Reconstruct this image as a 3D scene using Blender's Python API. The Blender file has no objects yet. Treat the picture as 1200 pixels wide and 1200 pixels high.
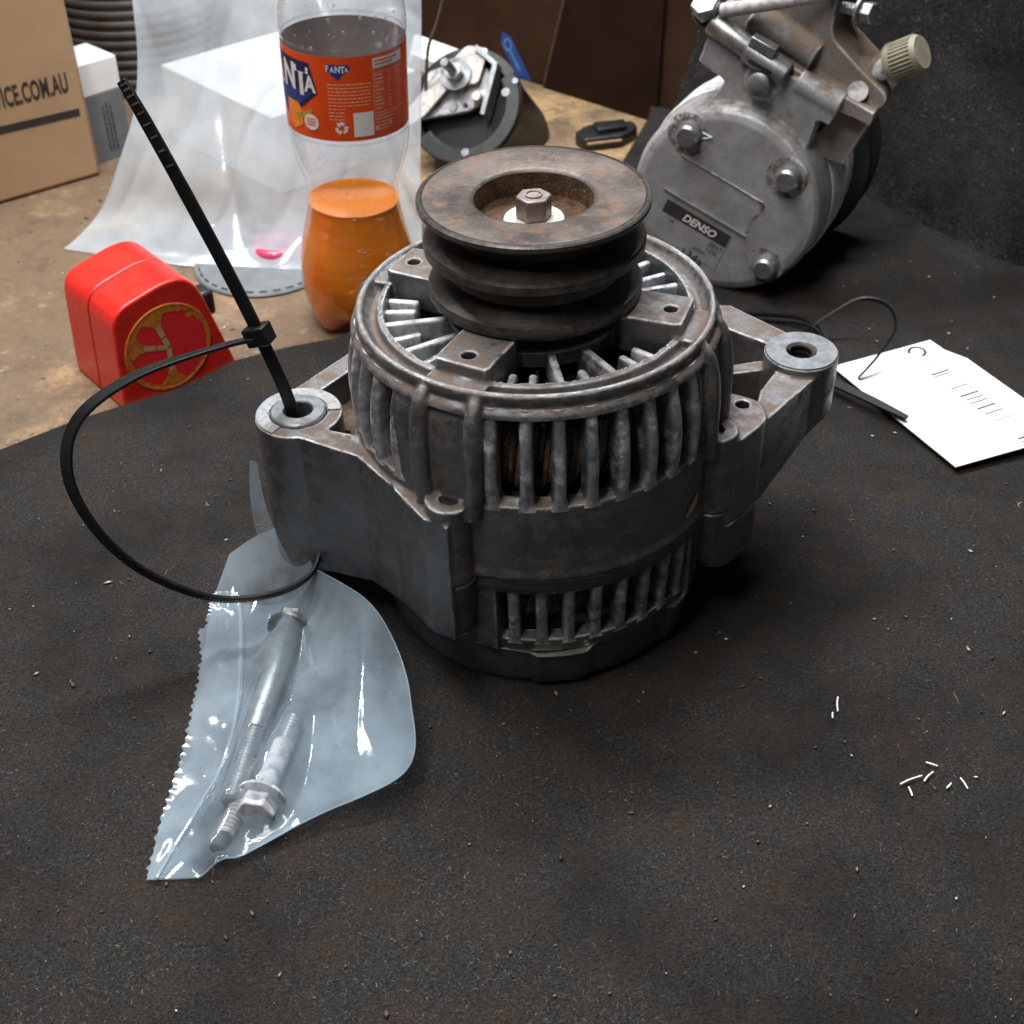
import bpy, bmesh, math, random
import numpy as np
from mathutils import Vector, Matrix, noise as mnoise
random.seed(7); np.random.seed(7)
R = math.radians
S = 0.01                      # all lengths below are written in centimetres
sc = bpy.context.scene
col = sc.collection

# ------------------------------------------------------------------ camera, world, lamps, exposure
cam_d = bpy.data.cameras.new('camera'); cam = bpy.data.objects.new('camera', cam_d); col.objects.link(cam)
cam.location = (-0.71*S, -39.6*S, 35.4*S); cam.rotation_euler = (R(90-38.9), 0, 0)
cam_d.sensor_width = 36; cam_d.lens = 36*1500/1200.0; cam_d.clip_start = 0.01; cam_d.clip_end = 50
cam_d.dof.use_dof = True; cam_d.dof.focus_distance = 0.45; cam_d.dof.aperture_fstop = 22
sc.camera = cam
w = bpy.data.worlds.new('World'); sc.world = w; w.use_nodes = True
w.node_tree.nodes['Background'].inputs[0].default_value = (0.75, 0.85, 1, 1)
w.node_tree.nodes['Background'].inputs[1].default_value = 0.06
def area(name, loc, aim, sx, sy, power, colr):
    d = bpy.data.lights.new(name, 'AREA'); d.shape = 'RECTANGLE'; d.size = sx*S; d.size_y = sy*S
    d.energy = power; d.color = colr
    o = bpy.data.objects.new(name, d); col.objects.link(o); o.location = Vector(loc)*S
    o.rotation_euler = (Vector(aim)-Vector(loc)).to_track_quat('-Z', 'Y').to_euler()
    return o
area('bench_tube_lamp', (-12, 42, 105), (-4, 12, 0), 120, 12, 25.0, (0.93, 0.97, 1.0))
area('side_fill_light', (-24, -20, 118), (-16, 20, 0), 14, 90, 13.5, (1.0, 0.95, 0.88))  # unseen fill, added to light the fronts that face the camera
sc.view_settings.view_transform = 'Standard'; sc.view_settings.look = 'None'
sc.view_settings.gamma = 1; sc.view_settings.exposure = 0.0; sc.view_settings.use_curve_mapping = False
sc.cycles.max_bounces = 5; sc.cycles.transparent_max_bounces = 14; sc.cycles.caustics_reflective = False; sc.cycles.caustics_refractive = False

# ------------------------------------------------------------------ materials
def lin(r, g, b):
    f = lambda c: c/255/12.92 if c/255 <= 0.04045 else ((c/255+0.055)/1.055)**2.4
    return (f(r), f(g), f(b))
def c4(c): return (c[0], c[1], c[2], 1)
class NT:
    def __init__(s, name):
        s.m = bpy.data.materials.new(name); s.m.use_nodes = True; s.t = s.m.node_tree; s.n = s.t.nodes
        s.bsdf = s.n['Principled BSDF']; s.out = s.n['Material Output']
        s.tc = s.n.new('ShaderNodeTexCoord'); s.mp = s.n.new('ShaderNodeMapping'); s.mp.inputs['Scale'].default_value = (100, 100, 100)
        s.L(s.tc.outputs['Object'], s.mp.inputs[0])
    def L(s, a, b): s.t.links.new(a, b)
    def noise(s, scale, detail=4, rough=0.6, vec=None):
        n = s.n.new('ShaderNodeTexNoise'); n.inputs['Scale'].default_value = scale; n.inputs['Detail'].default_value = detail
        n.inputs['Roughness'].default_value = rough; s.L(vec or s.mp.outputs[0], n.inputs['Vector']); return n.outputs['Fac']
    def ramp(s, fac, stops):
        r = s.n.new('ShaderNodeValToRGB'); e = r.color_ramp.elements
        while len(e) < len(stops): e.new(0.5)
        for i, (p, c) in enumerate(stops):
            e[i].position = p; e[i].color = c4(c) if isinstance(c, tuple) else (c, c, c, 1)
        s.L(fac, r.inputs[0]); return r.outputs[0]
    def mix(s, fac, a, b, mode='MIX'):
        m = s.n.new('ShaderNodeMix'); m.data_type = 'RGBA'; m.blend_type = mode
        for v, k in ((fac, 0), (a, 6), (b, 7)):
            if isinstance(v, (int, float)): m.inputs[k].default_value = v
            elif isinstance(v, tuple): m.inputs[k].default_value = c4(v)
            else: s.L(v, m.inputs[k])
        return m.outputs[2]
    def math(s, op, a, b=0.0):
        m = s.n.new('ShaderNodeMath'); m.operation = op
        for k, v in ((0, a), (1, b)):
            if isinstance(v, (int, float)): m.inputs[k].default_value = v
            else: s.L(v, m.inputs[k])
        return m.outputs[0]
    def bump(s, h, strength=0.3, dist=0.05):
        b = s.n.new('ShaderNodeBump'); b.inputs['Strength'].default_value = strength; b.inputs['Distance'].default_value = dist*S
        s.L(h, b.inputs['Height']); s.L(b.outputs[0], s.bsdf.inputs['Normal'])
    def set(s, **k):
        for a, v in k.items():
            i = s.bsdf.inputs[a.replace('_', ' ')]
            if isinstance(v, (int, float)): i.default_value = v
            elif isinstance(v, tuple): i.default_value = c4(v) if len(i.default_value) == 4 else v
            else: s.L(v, i)
        return s.m
def rough_mat(name, c1, c2, c3=None, scale=1.0, rough=0.5, metal=0.0, bump=0.3, bscale=12, dist=0.04, spots=(0.55, 0.68), edge=None, epos=(0.52, 0.60), rvar=0.15):
    t = NT(name)
    cc = t.ramp(t.noise(scale), [(0.35, c1), (0.65, c2)])
    if c3:
        f = t.ramp(t.noise(scale*2.7, 8, 0.7), [(spots[0], 0.0), (spots[1], 1.0)]); cc = t.mix(f, cc, c3)
        mt = t.math('MULTIPLY', t.math('SUBTRACT', 1.0, f), metal); t.set(Metallic=mt)
    else: t.set(Metallic=metal)
    if edge:
        g = t.n.new('ShaderNodeNewGeometry')
        f = t.ramp(g.outputs['Pointiness'], [(epos[0], 0.0), (epos[1], 1.0)])
        f = t.math('MULTIPLY', f, t.ramp(t.noise(3.0), [(0.35, 0.15), (0.6, 1.0)])); cc = t.mix(f, cc, edge)
    rr = t.n.new('ShaderNodeMapRange'); rr.inputs[3].default_value = max(0.05, rough-rvar); rr.inputs[4].default_value = min(1, rough+rvar)
    t.L(t.noise(scale*5, 5), rr.inputs[0])
    t.set(Base_Color=cc, Roughness=rr.outputs[0])
    if bump: t.bump(t.noise(bscale, 5, 0.65), bump, dist)
    return t.m
M = {}
def alu(name, dirt, base=0.20, spots=(0.50, 0.66), rough=0.42, metal=0.85):
    t = NT(name)
    g = t.n.new('ShaderNodeNewGeometry'); t.L(g.outputs['Position'], t.mp.inputs[0])
    cc = t.ramp(t.noise(0.8), [(0.3, (base*0.78, base*0.79, base*0.82)), (0.7, (base*1.12, base*1.14, base*1.18))])
    sep = t.n.new('ShaderNodeSeparateXYZ'); t.L(g.outputs['Normal'], sep.inputs[0])
    up = t.ramp(sep.outputs[2], [(0.2, 0.0), (0.95, 0.12)])
    f0 = t.math('ADD', t.noise(1.3, 8, 0.72), up)
    cav = t.ramp(g.outputs['Pointiness'], [(0.40, 0.2), (0.495, 0.0)])
    f = t.ramp(t.math('ADD', f0, cav), [(spots[0], 0.0), (spots[1], 0.9)])
    cc = t.mix(f, cc, dirt)
    fine = t.ramp(t.noise(11, 5, 0.75), [(0.3, 0.72), (0.7, 1.12)]); cc = t.mix(1.0, cc, fine, 'MULTIPLY')
    e = t.ramp(g.outputs['Pointiness'], [(0.51, 0.0), (0.56, 1.0)])
    e = t.math('MULTIPLY', e, t.ramp(t.noise(2.2), [(0.36, 0.3), (0.56, 1.0)])); cc = t.mix(e, cc, (0.62, 0.63, 0.66))  # pale edges: wear, plus rim highlights painted into the colour
    mt = t.math('MULTIPLY', t.math('SUBTRACT', 1.0, f), metal)
    rr = t.math('ADD', t.math('MULTIPLY', f, 0.45), t.math('ADD', rough-0.08, t.math('MULTIPLY', t.noise(6), 0.18)))
    t.set(Base_Color=cc, Metallic=mt, Roughness=rr)
    t.bump(t.math('ADD', t.noise(24, 4, 0.7), t.math('MULTIPLY', t.noise(3), 0.5)), 0.45, 0.045)
    return t.m
M['alu'] = alu('dirty_cast_aluminium', (0.12, 0.078, 0.054), 0.22, (0.50, 0.68), 0.31)
M['alu_dark'] = alu('oily_cast_aluminium', (0.05, 0.034, 0.025), 0.17, (0.50, 0.66), 0.36)
M['alu_pale'] = alu('grey_cast_aluminium', (0.15, 0.105, 0.075), 0.43, (0.49, 0.72), 0.45, 0.4)
M['dusty'] = alu('dusty_cast_aluminium', (0.22, 0.155, 0.11), 0.30, (0.36, 0.56), 0.55, 0.5)
M['machined'] = rough_mat('machined_metal', (0.42, 0.43, 0.44), (0.55, 0.56, 0.57), (0.13, 0.10, 0.08), 1.4, 0.4, 0.8, 0.15, 14, 0.02, (0.52, 0.66))
M['zinc'] = rough_mat('dull_zinc', (0.22, 0.23, 0.24), (0.36, 0.37, 0.38), (0.10, 0.08, 0.06), 2.0, 0.4, 0.8, 0.25, 18, 0.02, (0.58, 0.72))
M['pulley'] = rough_mat('blackened_pulley_steel', (0.020, 0.017, 0.016), (0.050, 0.040, 0.034), (0.095, 0.052, 0.034), 0.7, 0.38, 0.4, 0.2, 10, 0.03, (0.56, 0.74), edge=(0.16, 0.15, 0.145), epos=(0.52, 0.60))
M['pulley_face'] = rough_mat('worn_rusty_steel', (0.050, 0.040, 0.036), (0.135, 0.11, 0.095), (0.16, 0.085, 0.045), 0.6, 0.48, 0.45, 0.45, 9, 0.04, (0.50, 0.68))
M['rust'] = rough_mat('flaky_rust', (0.030, 0.016, 0.008), (0.11, 0.052, 0.020), (0.26, 0.13, 0.04), 2.2, 0.85, 0.1, 0.9, 7, 0.12, (0.56, 0.70))
t = NT('rust_film'); tb_ = t.n.new('ShaderNodeBsdfTransparent'); mx_ = t.n.new('ShaderNodeMixShader')
t.set(Base_Color=t.ramp(t.noise(2.5), [(0.35, (0.05, 0.025, 0.012)), (0.65, (0.17, 0.08, 0.035))]), Roughness=0.9)
t.L(t.ramp(t.noise(1.6, 6, 0.75), [(0.46, 0.0), (0.62, 0.8)]), mx_.inputs[0]); t.L(tb_.outputs[0], mx_.inputs[1]); t.L(t.bsdf.outputs[0], mx_.inputs[2]); t.L(mx_.outputs[0], t.out.inputs[0]); M['rust_film'] = t.m
M['steel'] = rough_mat('worn_steel_nut', (0.20, 0.165, 0.15), (0.32, 0.27, 0.25), (0.12, 0.07, 0.05), 2.5, 0.48, 0.7, 0.2, 20, 0.02)
M['washer'] = rough_mat('pale_washer', (0.45, 0.42, 0.39), (0.60, 0.57, 0.53), (0.2, 0.13, 0.08), 2, 0.5, 0.2, 0.1, 20, 0.01)
M['winding'] = rough_mat('varnished_winding', (0.10, 0.066, 0.046), (0.22, 0.165, 0.125), (0.36, 0.30, 0.24), 2, 0.4, 0.2, 0.3, 12, 0.03)
M['dark_iron'] = rough_mat('dark_iron', (0.008, 0.007, 0.006), (0.02, 0.016, 0.013), None, 1.5, 0.7, 0.2, 0.3)
M['dirt_floor'] = rough_mat('packed_dirt', (0.05, 0.034, 0.024), (0.11, 0.075, 0.052), (0.20, 0.15, 0.11), 1.6, 0.95, 0, 0.9, 9, 0.12)
M['tin'] = rough_mat('oily_tin_cover', (0.09, 0.092, 0.098), (0.16, 0.16, 0.165), (0.07, 0.05, 0.038), 0.9, 0.36, 0.35, 0.15, 6, 0.03)
M['tin_edge'] = rough_mat('pale_tin_edge', (0.35, 0.32, 0.27), (0.55, 0.52, 0.46), None, 2, 0.35, 0.8, 0.1)  # rim colour, paler than the cover tin
M['nylon'] = rough_mat('black_nylon', (0.005, 0.005, 0.006), (0.010, 0.010, 0.011), None, 1, 0.45, 0, 0.06, 20, 0.02)
M['nylon'].node_tree.nodes['Principled BSDF'].inputs['Specular IOR Level'].default_value = 0.3
M['black_plastic'] = rough_mat('black_plastic', (0.008, 0.008, 0.009), (0.02, 0.02, 0.021), (0.05, 0.045, 0.04), 1.2, 0.45, 0, 0.15, 12, 0.03, (0.62, 0.8))
M['paper'] = rough_mat('white_card', (0.80, 0.81, 0.82), (0.86, 0.87, 0.88), None, 0.6, 0.6, 0, 0.05, 8, 0.02)
M['ink'] = rough_mat('grey_print', (0.035, 0.037, 0.04), (0.07, 0.072, 0.075), None, 2, 0.7, 0, 0)
M['black_ink'] = rough_mat('black_print', (0.02, 0.019, 0.018), (0.035, 0.03, 0.028), None, 2, 0.7, 0, 0)
M['white_ink'] = rough_mat('white_print', (0.72, 0.70, 0.70), (0.80, 0.78, 0.78), None, 2, 0.6, 0, 0)
M['pale_ink'] = rough_mat('pale_orange_print', (0.80, 0.40, 0.25), (0.85, 0.46, 0.30), None, 2, 0.6, 0, 0)
M['blue_ink'] = rough_mat('blue_print', (0.012, 0.035, 0.20), (0.018, 0.05, 0.26), None, 1, 0.5, 0, 0)
M['navy_ink'] = rough_mat('navy_print', (0.008, 0.012, 0.07), (0.010, 0.016, 0.09), None, 1, 0.5, 0, 0)
M['orange_ink'] = rough_mat('orange_fruit_print', (0.80, 0.20, 0.02), (0.9, 0.30, 0.03), None, 1.2, 0.5, 0, 0)
M['leaf_ink'] = rough_mat('leaf_print', (0.45, 0.28, 0.02), (0.35, 0.33, 0.03), None, 1.2, 0.5, 0, 0)
M['label'] = rough_mat('orange_red_label', (0.72, 0.066, 0.008), (0.80, 0.085, 0.012), None, 0.4, 0.32, 0, 0.03, 3, 0.03)
M['label_back'] = rough_mat('grey_label_back', (0.30, 0.27, 0.27), (0.36, 0.32, 0.32), None, 0.4, 0.5, 0, 0)
M['rubber'] = rough_mat('black_rubber', (0.004, 0.004, 0.004), (0.008, 0.008, 0.008), None, 1, 0.8, 0, 0.1)
M['rubber'].node_tree.nodes['Principled BSDF'].inputs['Specular IOR Level'].default_value = 0.15
M['red_plastic'] = rough_mat('scuffed_red_plastic', (0.62, 0.016, 0.012), (0.76, 0.028, 0.018), (0.30, 0.012, 0.008), 1.6, 0.34, 0, 0.2, 14, 0.02, (0.58, 0.74))
M['red_label'] = rough_mat('red_disc', (0.80, 0.018, 0.026), (0.86, 0.024, 0.034), (0.60, 0.03, 0.015), 1.0, 0.5, 0, 0.1, 10, 0.02, (0.62, 0.72))
M['yellow_worn'] = rough_mat('worn_yellow_print', (0.66, 0.27, 0.03), (0.58, 0.20, 0.02), (0.55, 0.06, 0.015), 2.0, 0.6, 0, 0.2, 14, 0.02, (0.50, 0.60))
M['tan_print'] = rough_mat('worn_tan_print', (0.50, 0.30, 0.16), (0.60, 0.42, 0.26), (0.25, 0.04, 0.02), 2.4, 0.6, 0, 0.1, 14, 0.02, (0.60, 0.70))
M['grey_card'] = rough_mat('grey_carton', (0.13, 0.14, 0.155), (0.16, 0.17, 0.185), None, 0.5, 0.6, 0, 0.04)
M['grey_rubber'] = rough_mat('grey_disc', (0.11, 0.125, 0.135), (0.15, 0.165, 0.175), None, 1, 0.5, 0, 0.1)
M['ribbed'] = rough_mat('grey_ribbed_plastic', (0.11, 0.105, 0.10), (0.19, 0.185, 0.18), (0.11, 0.075, 0.06), 0.25, 0.3, 0.3, 0.1, 4, 0.05)
M['white_plastic'] = rough_mat('white_plastic', (0.78, 0.80, 0.82), (0.84, 0.85, 0.87), None, 0.5, 0.4, 0, 0.05)
M['blue_tape'] = rough_mat('blue_tape', (0.008, 0.05, 0.26), (0.012, 0.07, 0.33), None, 0.8, 0.5, 0, 0.05)
M['light_blue'] = rough_mat('light_blue_print', (0.10, 0.25, 0.50), (0.14, 0.30, 0.56), None, 0.8, 0.5, 0, 0)
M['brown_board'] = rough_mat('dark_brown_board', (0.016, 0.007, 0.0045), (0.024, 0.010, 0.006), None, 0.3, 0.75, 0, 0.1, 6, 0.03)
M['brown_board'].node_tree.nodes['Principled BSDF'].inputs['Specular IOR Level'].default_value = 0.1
M['box_board'] = rough_mat('brown_box_board', (0.034, 0.016, 0.009), (0.048, 0.023, 0.013), None, 0.3, 0.8, 0, 0.1, 6, 0.03)  # brown board of the box, lighter than the flap
M['box_board'].node_tree.nodes['Principled BSDF'].inputs['Specular IOR Level'].default_value = 0.1
M['wire_brown'] = rough_mat('brown_wire', (0.05, 0.03, 0.02), (0.09, 0.06, 0.04), None, 2, 0.6, 0, 0.2)
M['olive_cap'] = rough_mat('dusty_olive_plastic', (0.20, 0.18, 0.13), (0.27, 0.24, 0.175), None, 1.5, 0.55, 0, 0.15)
M['twig'] = rough_mat('white_shaving', (0.75, 0.75, 0.66), (0.82, 0.82, 0.74), None, 3, 0.6, 0, 0.1)

def cardboard():
    t = NT('kraft_cardboard')
    mp2 = t.n.new('ShaderNodeMapping'); mp2.inputs['Scale'].default_value = (60, 60, 300); t.L(t.tc.outputs['Object'], mp2.inputs[0])
    c = t.mix(t.noise(1.5, 5, 0.6, mp2.outputs[0]), (0.42, 0.27, 0.155), (0.50, 0.335, 0.205))
    c = t.mix(t.ramp(t.noise(0.3), [(0.4, 0.0), (0.75, 0.35)]), c, (0.30, 0.18, 0.10))
    t.bump(t.noise(5, 4, 0.6, mp2.outputs[0]), 0.15, 0.03)
    return t.set(Base_Color=c, Roughness=0.8)
M['kraft'] = cardboard()
def chipboard():
    t = NT('grimy_chipboard')
    v = t.n.new('ShaderNodeTexVoronoi'); v.inputs['Scale'].default_value = 2.2; t.L(t.mp.outputs[0], v.inputs['Vector'])
    sepc = t.n.new('ShaderNodeSeparateColor'); t.L(v.outputs['Color'], sepc.inputs[0])
    c = t.ramp(sepc.outputs[0], [(0.0, (0.26, 0.155, 0.07)), (0.5, (0.38, 0.24, 0.115)), (1.0, (0.48, 0.32, 0.17))])
    c = t.mix(0.55, c, t.ramp(t.noise(3.5, 8, 0.7), [(0.32, (0.14, 0.08, 0.034)), (0.68, (0.52, 0.35, 0.185))]))
    # dark blotches spread and thicken towards the left of the bench
    sx = t.n.new('ShaderNodeSeparateXYZ'); t.L(t.mp.outputs[0], sx.inputs[0])
    g = t.math('ADD', t.noise(0.16, 7, 0.62), t.ramp(t.math('MULTIPLY', t.math('ADD', sx.outputs[0], 6.0), -0.12), [(0.0, 0.0), (1.0, 0.20)]))
    c = t.mix(t.ramp(g, [(0.48, 0.0), (0.66, 0.85)]), c, (0.105, 0.068, 0.042))
    c = t.mix(t.ramp(t.noise(0.55, 6, 0.75), [(0.50, 0.0), (0.66, 0.75)]), c, (0.07, 0.045, 0.03))
    c = t.mix(t.ramp(t.noise(1.1, 6, 0.78), [(0.58, 0.0), (0.68, 0.6)]), c, (0.36, 0.27, 0.19))
    t.bump(t.noise(6, 8, 0.7), 0.35, 0.05)
    return t.set(Base_Color=c, Roughness=0.62)
M['chip'] = chipboard()
def carpet_m(name, brown, k=1.0):
    t = NT(name)
    c = t.ramp(t.noise(9, 4, 0.75), [(0.35, (0.010*k, 0.0095*k, 0.0095*k)), (0.55, (0.026*k, 0.0245*k, 0.0245*k)), (0.72, (0.06*k, 0.055*k, 0.052*k))])
    b = t.ramp(t.noise(0.42, 6, 0.78), [(0.46, 0.0), (0.68, brown)]); c = t.mix(b, c, (0.055, 0.034, 0.020))
    d = t.ramp(t.noise(0.13, 4, 0.6), [(0.45, 0.0), (0.7, 0.7)]); c = t.mix(d, c, (0.010, 0.0095, 0.010))
    t.bump(t.math('ADD', t.math('ADD', t.noise(7, 4, 0.75), t.math('MULTIPLY', t.noise(22, 2), 0.5)), t.math('MULTIPLY', t.noise(0.5, 2), 3.0)), 0.9, 0.16)
    return t.set(Base_Color=c, Roughness=0.95, Specular_IOR_Level=0.15)
M['carpet'] = carpet_m('trodden_grey_carpet', 0.66, 1.4)
M['carpet_wall'] = carpet_m('dark_grey_carpet', 0.1, 1.6)
def fibre_m(name, stops):
    t = NT(name); g = t.n.new('ShaderNodeNewGeometry')
    c = t.ramp(g.outputs['Random Per Island'], stops)
    b = t.ramp(t.noise(0.42, 6, 0.78), [(0.46, 0.0), (0.68, 0.45)]); c = t.mix(b, c, (0.048, 0.030, 0.019))
    d = t.ramp(t.noise(0.13, 4, 0.6), [(0.42, 0.0), (0.62, 0.75)]); c = t.mix(d, c, (0.009, 0.0085, 0.009))
    return t.set(Base_Color=c, Roughness=0.8, Specular_IOR_Level=0.2)
M['fibre'] = fibre_m('carpet_fibre', [(0.0, (0.009, 0.0085, 0.009)), (0.5, (0.031, 0.028, 0.0275)), (0.88, (0.062, 0.055, 0.050)), (0.985, (0.12, 0.10, 0.08)), (1.0, (0.22, 0.19, 0.16))])
M['fibre_wall'] = fibre_m('wall_carpet_fibre', [(0.0, (0.012, 0.012, 0.013)), (0.5, (0.05, 0.05, 0.052)), (0.88, (0.11, 0.108, 0.105)), (1.0, (0.30, 0.29, 0.28))])
t = NT('grit'); g = t.n.new('ShaderNodeNewGeometry')
M['grit'] = t.set(Base_Color=t.ramp(g.outputs['Random Per Island'], [(0, (0.05, 0.032, 0.02)), (0.5, (0.13, 0.08, 0.05)), (0.78, (0.26, 0.19, 0.14)), (0.93, (0.5, 0.46, 0.42)), (1, (0.75, 0.74, 0.72))]), Roughness=0.8)

def film_m(name, tint, haze, gloss_r, spec=1.0, tr=0.5):
    t = NT(name); n = t.n; n.remove(t.bsdf)
    tb = n.new('ShaderNodeBsdfTransparent'); tb.inputs[0].default_value = (0.97, 0.98, 0.99, 1)
    gl = n.new('ShaderNodeBsdfGlossy'); gl.inputs['Color'].default_value = (spec, spec, spec, 1); gl.inputs['Roughness'].default_value = gloss_r
    df = n.new('ShaderNodeBsdfDiffuse'); df.inputs[0].default_value = c4(tint)
    ts = n.new('ShaderNodeBsdfTranslucent'); ts.inputs[0].default_value = c4(tint)
    m0 = n.new('ShaderNodeMixShader'); m0.inputs[0].default_value = tr; t.L(df.outputs[0], m0.inputs[1]); t.L(ts.outputs[0], m0.inputs[2])
    m1 = n.new('ShaderNodeMixShader')
    hz = t.n.new('ShaderNodeMapRange'); hz.inputs[3].default_value = haze[0]; hz.inputs[4].default_value = haze[1]
    hz.inputs[1].default_value = 0.35; hz.inputs[2].default_value = 0.65
    t.L(t.noise(0.35, 4), hz.inputs[0]); t.L(hz.outputs[0], m1.inputs[0])
    t.L(tb.outputs[0], m1.inputs[1]); t.L(m0.outputs[0], m1.inputs[2])
    lw = n.new('ShaderNodeLayerWeight'); lw.inputs[0].default_value = 0.5
    frv = t.math('ADD', t.math('MULTIPLY', t.math('POWER', lw.outputs['Facing'], 4.0), 0.85), 0.05)
    b = n.new('ShaderNodeBump'); b.inputs['Strength'].default_value = 0.12; b.inputs['Distance'].default_value = 0.06*S
    t.L(t.noise(1.1, 4), b.inputs['Height']); t.L(b.outputs[0], gl.inputs['Normal'])
    m2 = n.new('ShaderNodeMixShader'); t.L(frv, m2.inputs[0]); t.L(m1.outputs[0], m2.inputs[1]); t.L(gl.outputs[0], m2.inputs[2])
    t.L(m2.outputs[0], t.out.inputs[0]); return t.m
M['film'] = film_m('milky_polythene', (0.82, 0.91, 0.99), (0.55, 0.76), 0.14)
M['bagfilm'] = film_m('clear_bag_film', (0.64, 0.79, 0.92), (0.15, 0.42), 0.085)  # blue-white haze in both bag films stands in for reflected ceiling light
M['bagseal'] = film_m('bag_seam_film', (0.66, 0.79, 0.90), (0.26, 0.5), 0.10)
M['pet'] = film_m('clear_bottle_plastic', (0.75, 0.75, 0.75), (0.0, 0.06), 0.06)
M['pink'] = film_m('pink_rubber', (0.95, 0.12, 0.28), (0.85, 0.95), 0.15)
M['clear_ring'] = film_m('clear_ring_plastic', (0.65, 0.75, 0.80), (0.3, 0.5), 0.08)
t = NT('orange_soda'); n = t.n
M['soda'] = t.set(Base_Color=t.ramp(t.noise(0.5), [(0.3, (0.95, 0.23, 0.003)), (0.7, (1.0, 0.28, 0.005))]), Roughness=0.12, Transmission_Weight=0.3, IOR=1.33)

# ------------------------------------------------------------------ mesh helpers
class MB:
    def __init__(s): s.v = []; s.f = []; s.m = []
    def add(s, vs, fs, mi=0):
        o = len(s.v); s.v += [tuple(p) for p in vs]; s.f += [tuple(i+o for i in q) for q in fs]; s.m += [mi]*len(fs); return s
    def box(s, a, b, mtx=None):
        x0, y0, z0 = a; x1, y1, z1 = b
        vs = [(x0,y0,z0),(x1,y0,z0),(x1,y1,z0),(x0,y1,z0),(x0,y0,z1),(x1,y0,z1),(x1,y1,z1),(x0,y1,z1)]
        if mtx is not None: vs = [mtx @ Vector(p) for p in vs]
        return s.add(vs, [(3,2,1,0),(4,5,6,7),(0,1,5,4),(1,2,6,5),(2,3,7,6),(3,0,4,7)])
    def prism(s, poly, z0, z1, mtx=None):
        n = len(poly); area2 = sum(poly[i][0]*poly[(i+1)%n][1]-poly[(i+1)%n][0]*poly[i][1] for i in range(n))
        if area2 < 0: poly = poly[::-1]
        zz0 = z0 if callable(z0) else (lambda p: z0); zz1 = z1 if callable(z1) else (lambda p: z1)
        vs = [(p[0], p[1], zz0(p)) for p in poly]+[(p[0], p[1], zz1(p)) for p in poly]
        if mtx is not None: vs = [mtx @ Vector(p) for p in vs]
        return s.add(vs, [tuple(range(n-1, -1, -1)), tuple(range(n, 2*n))]+[(i, (i+1)%n, n+(i+1)%n, n+i) for i in range(n)])
    def lathe(s, prof, n=96, closed=False, mtx=None, a0=0, a1=2*math.pi, rf=None):
        full = abs(a1-a0-2*math.pi) < 1e-6; k = len(prof); na = n if full else n+1; vs = []
        for i in range(na):
            a = a0+(a1-a0)*i/n
            for (r, z) in prof:
                q = rf(r, z, a) if rf else (r, z)
                vs.append((q[0]*math.sin(a), -q[0]*math.cos(a), q[1]))
        if mtx is not None: vs = [mtx @ Vector(p) for p in vs]
        fs = []
        for i in range(n):
            j = (i+1) % na
            for q in range(k if closed else k-1):
                p2 = (q+1) % k; fs.append((i*k+q, j*k+q, j*k+p2, i*k+p2))
        if not full and closed: fs += [tuple(range(k)), tuple(range((na-1)*k+k-1, (na-1)*k-1, -1))]
        if full and not closed:
            if prof[0][0] > 1e-6: fs.append(tuple(i*k for i in range(na-1, -1, -1)))
            if prof[-1][0] > 1e-6: fs.append(tuple(i*k+k-1 for i in range(na)))
        return s.add(vs, fs)
    def cyl(s, p0, p1, r0, r1=None, n=24):
        p0 = Vector(p0); p1 = Vector(p1); r1 = r0 if r1 is None else r1; d = p1-p0
        q = d.to_track_quat('Z', 'Y').to_matrix(); vs = []
        for p, r in ((p0, r0), (p1, r1)):
            for i in range(n):
                a = 2*math.pi*i/n; vs.append(p+q @ Vector((r*math.cos(a), r*math.sin(a), 0)))
        return s.add(vs, [tuple(range(n-1, -1, -1)), tuple(range(n, 2*n))]+[(i, (i+1)%n, n+(i+1)%n, n+i) for i in range(n)])
    def turned(s, prof, p0, p1, n=32):
        """profile (r, t) revolved about the axis p0->p1, t in cm from p0"""
        p0 = Vector(p0); q = (Vector(p1)-p0).to_track_quat('Z', 'Y').to_matrix().to_4x4(); q.translation = p0
        return s.lathe(prof, n, mtx=q)
    def tube(s, pts, r, n=8, cap=True):
        pts = [Vector(p) for p in pts]; k = len(pts); vs = []; up = None
        for i in range(k):
            d = (pts[min(i+1, k-1)]-pts[max(i-1, 0)]).normalized()
            if up is None: up = d.orthogonal().normalized()
            up = (up-d*up.dot(d)).normalized(); b = d.cross(up)
            rr = r[i] if isinstance(r, (list, tuple)) else r
            for j in range(n):
                a = 2*math.pi*j/n; vs.append(pts[i]+(up*math.cos(a)+b*math.sin(a))*rr)
        fs = [(i*n+j, i*n+(j+1)%n, (i+1)*n+(j+1)%n, (i+1)*n+j) for i in range(k-1) for j in range(n)]
        if cap: fs += [tuple(range(n-1, -1, -1)), tuple(range((k-1)*n, k*n))]
        return s.add(vs, fs)
    def strap(s, pts, wdir, w, t):
        pts = [Vector(p) for p in pts]; k = len(pts); vs = []
        for i in range(k):
            d = (pts[min(i+1, k-1)]-pts[max(i-1, 0)]).normalized()
            wd = Vector(wdir[i] if isinstance(wdir, list) else wdir); wd = (wd-d*wd.dot(d)).normalized(); nn = d.cross(wd)
            ww = (w[i] if isinstance(w, list) else w)/2
            vs += [pts[i]+wd*ww+nn*t/2, pts[i]-wd*ww+nn*t/2, pts[i]-wd*ww-nn*t/2, pts[i]+wd*ww-nn*t/2]
        fs = [(i*4+j, i*4+(j+1)%4, (i+1)*4+(j+1)%4, (i+1)*4+j) for i in range(k-1) for j in range(4)]
        return s.add(vs, fs+[(3,2,1,0), tuple(range((k-1)*4, k*4))])
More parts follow.
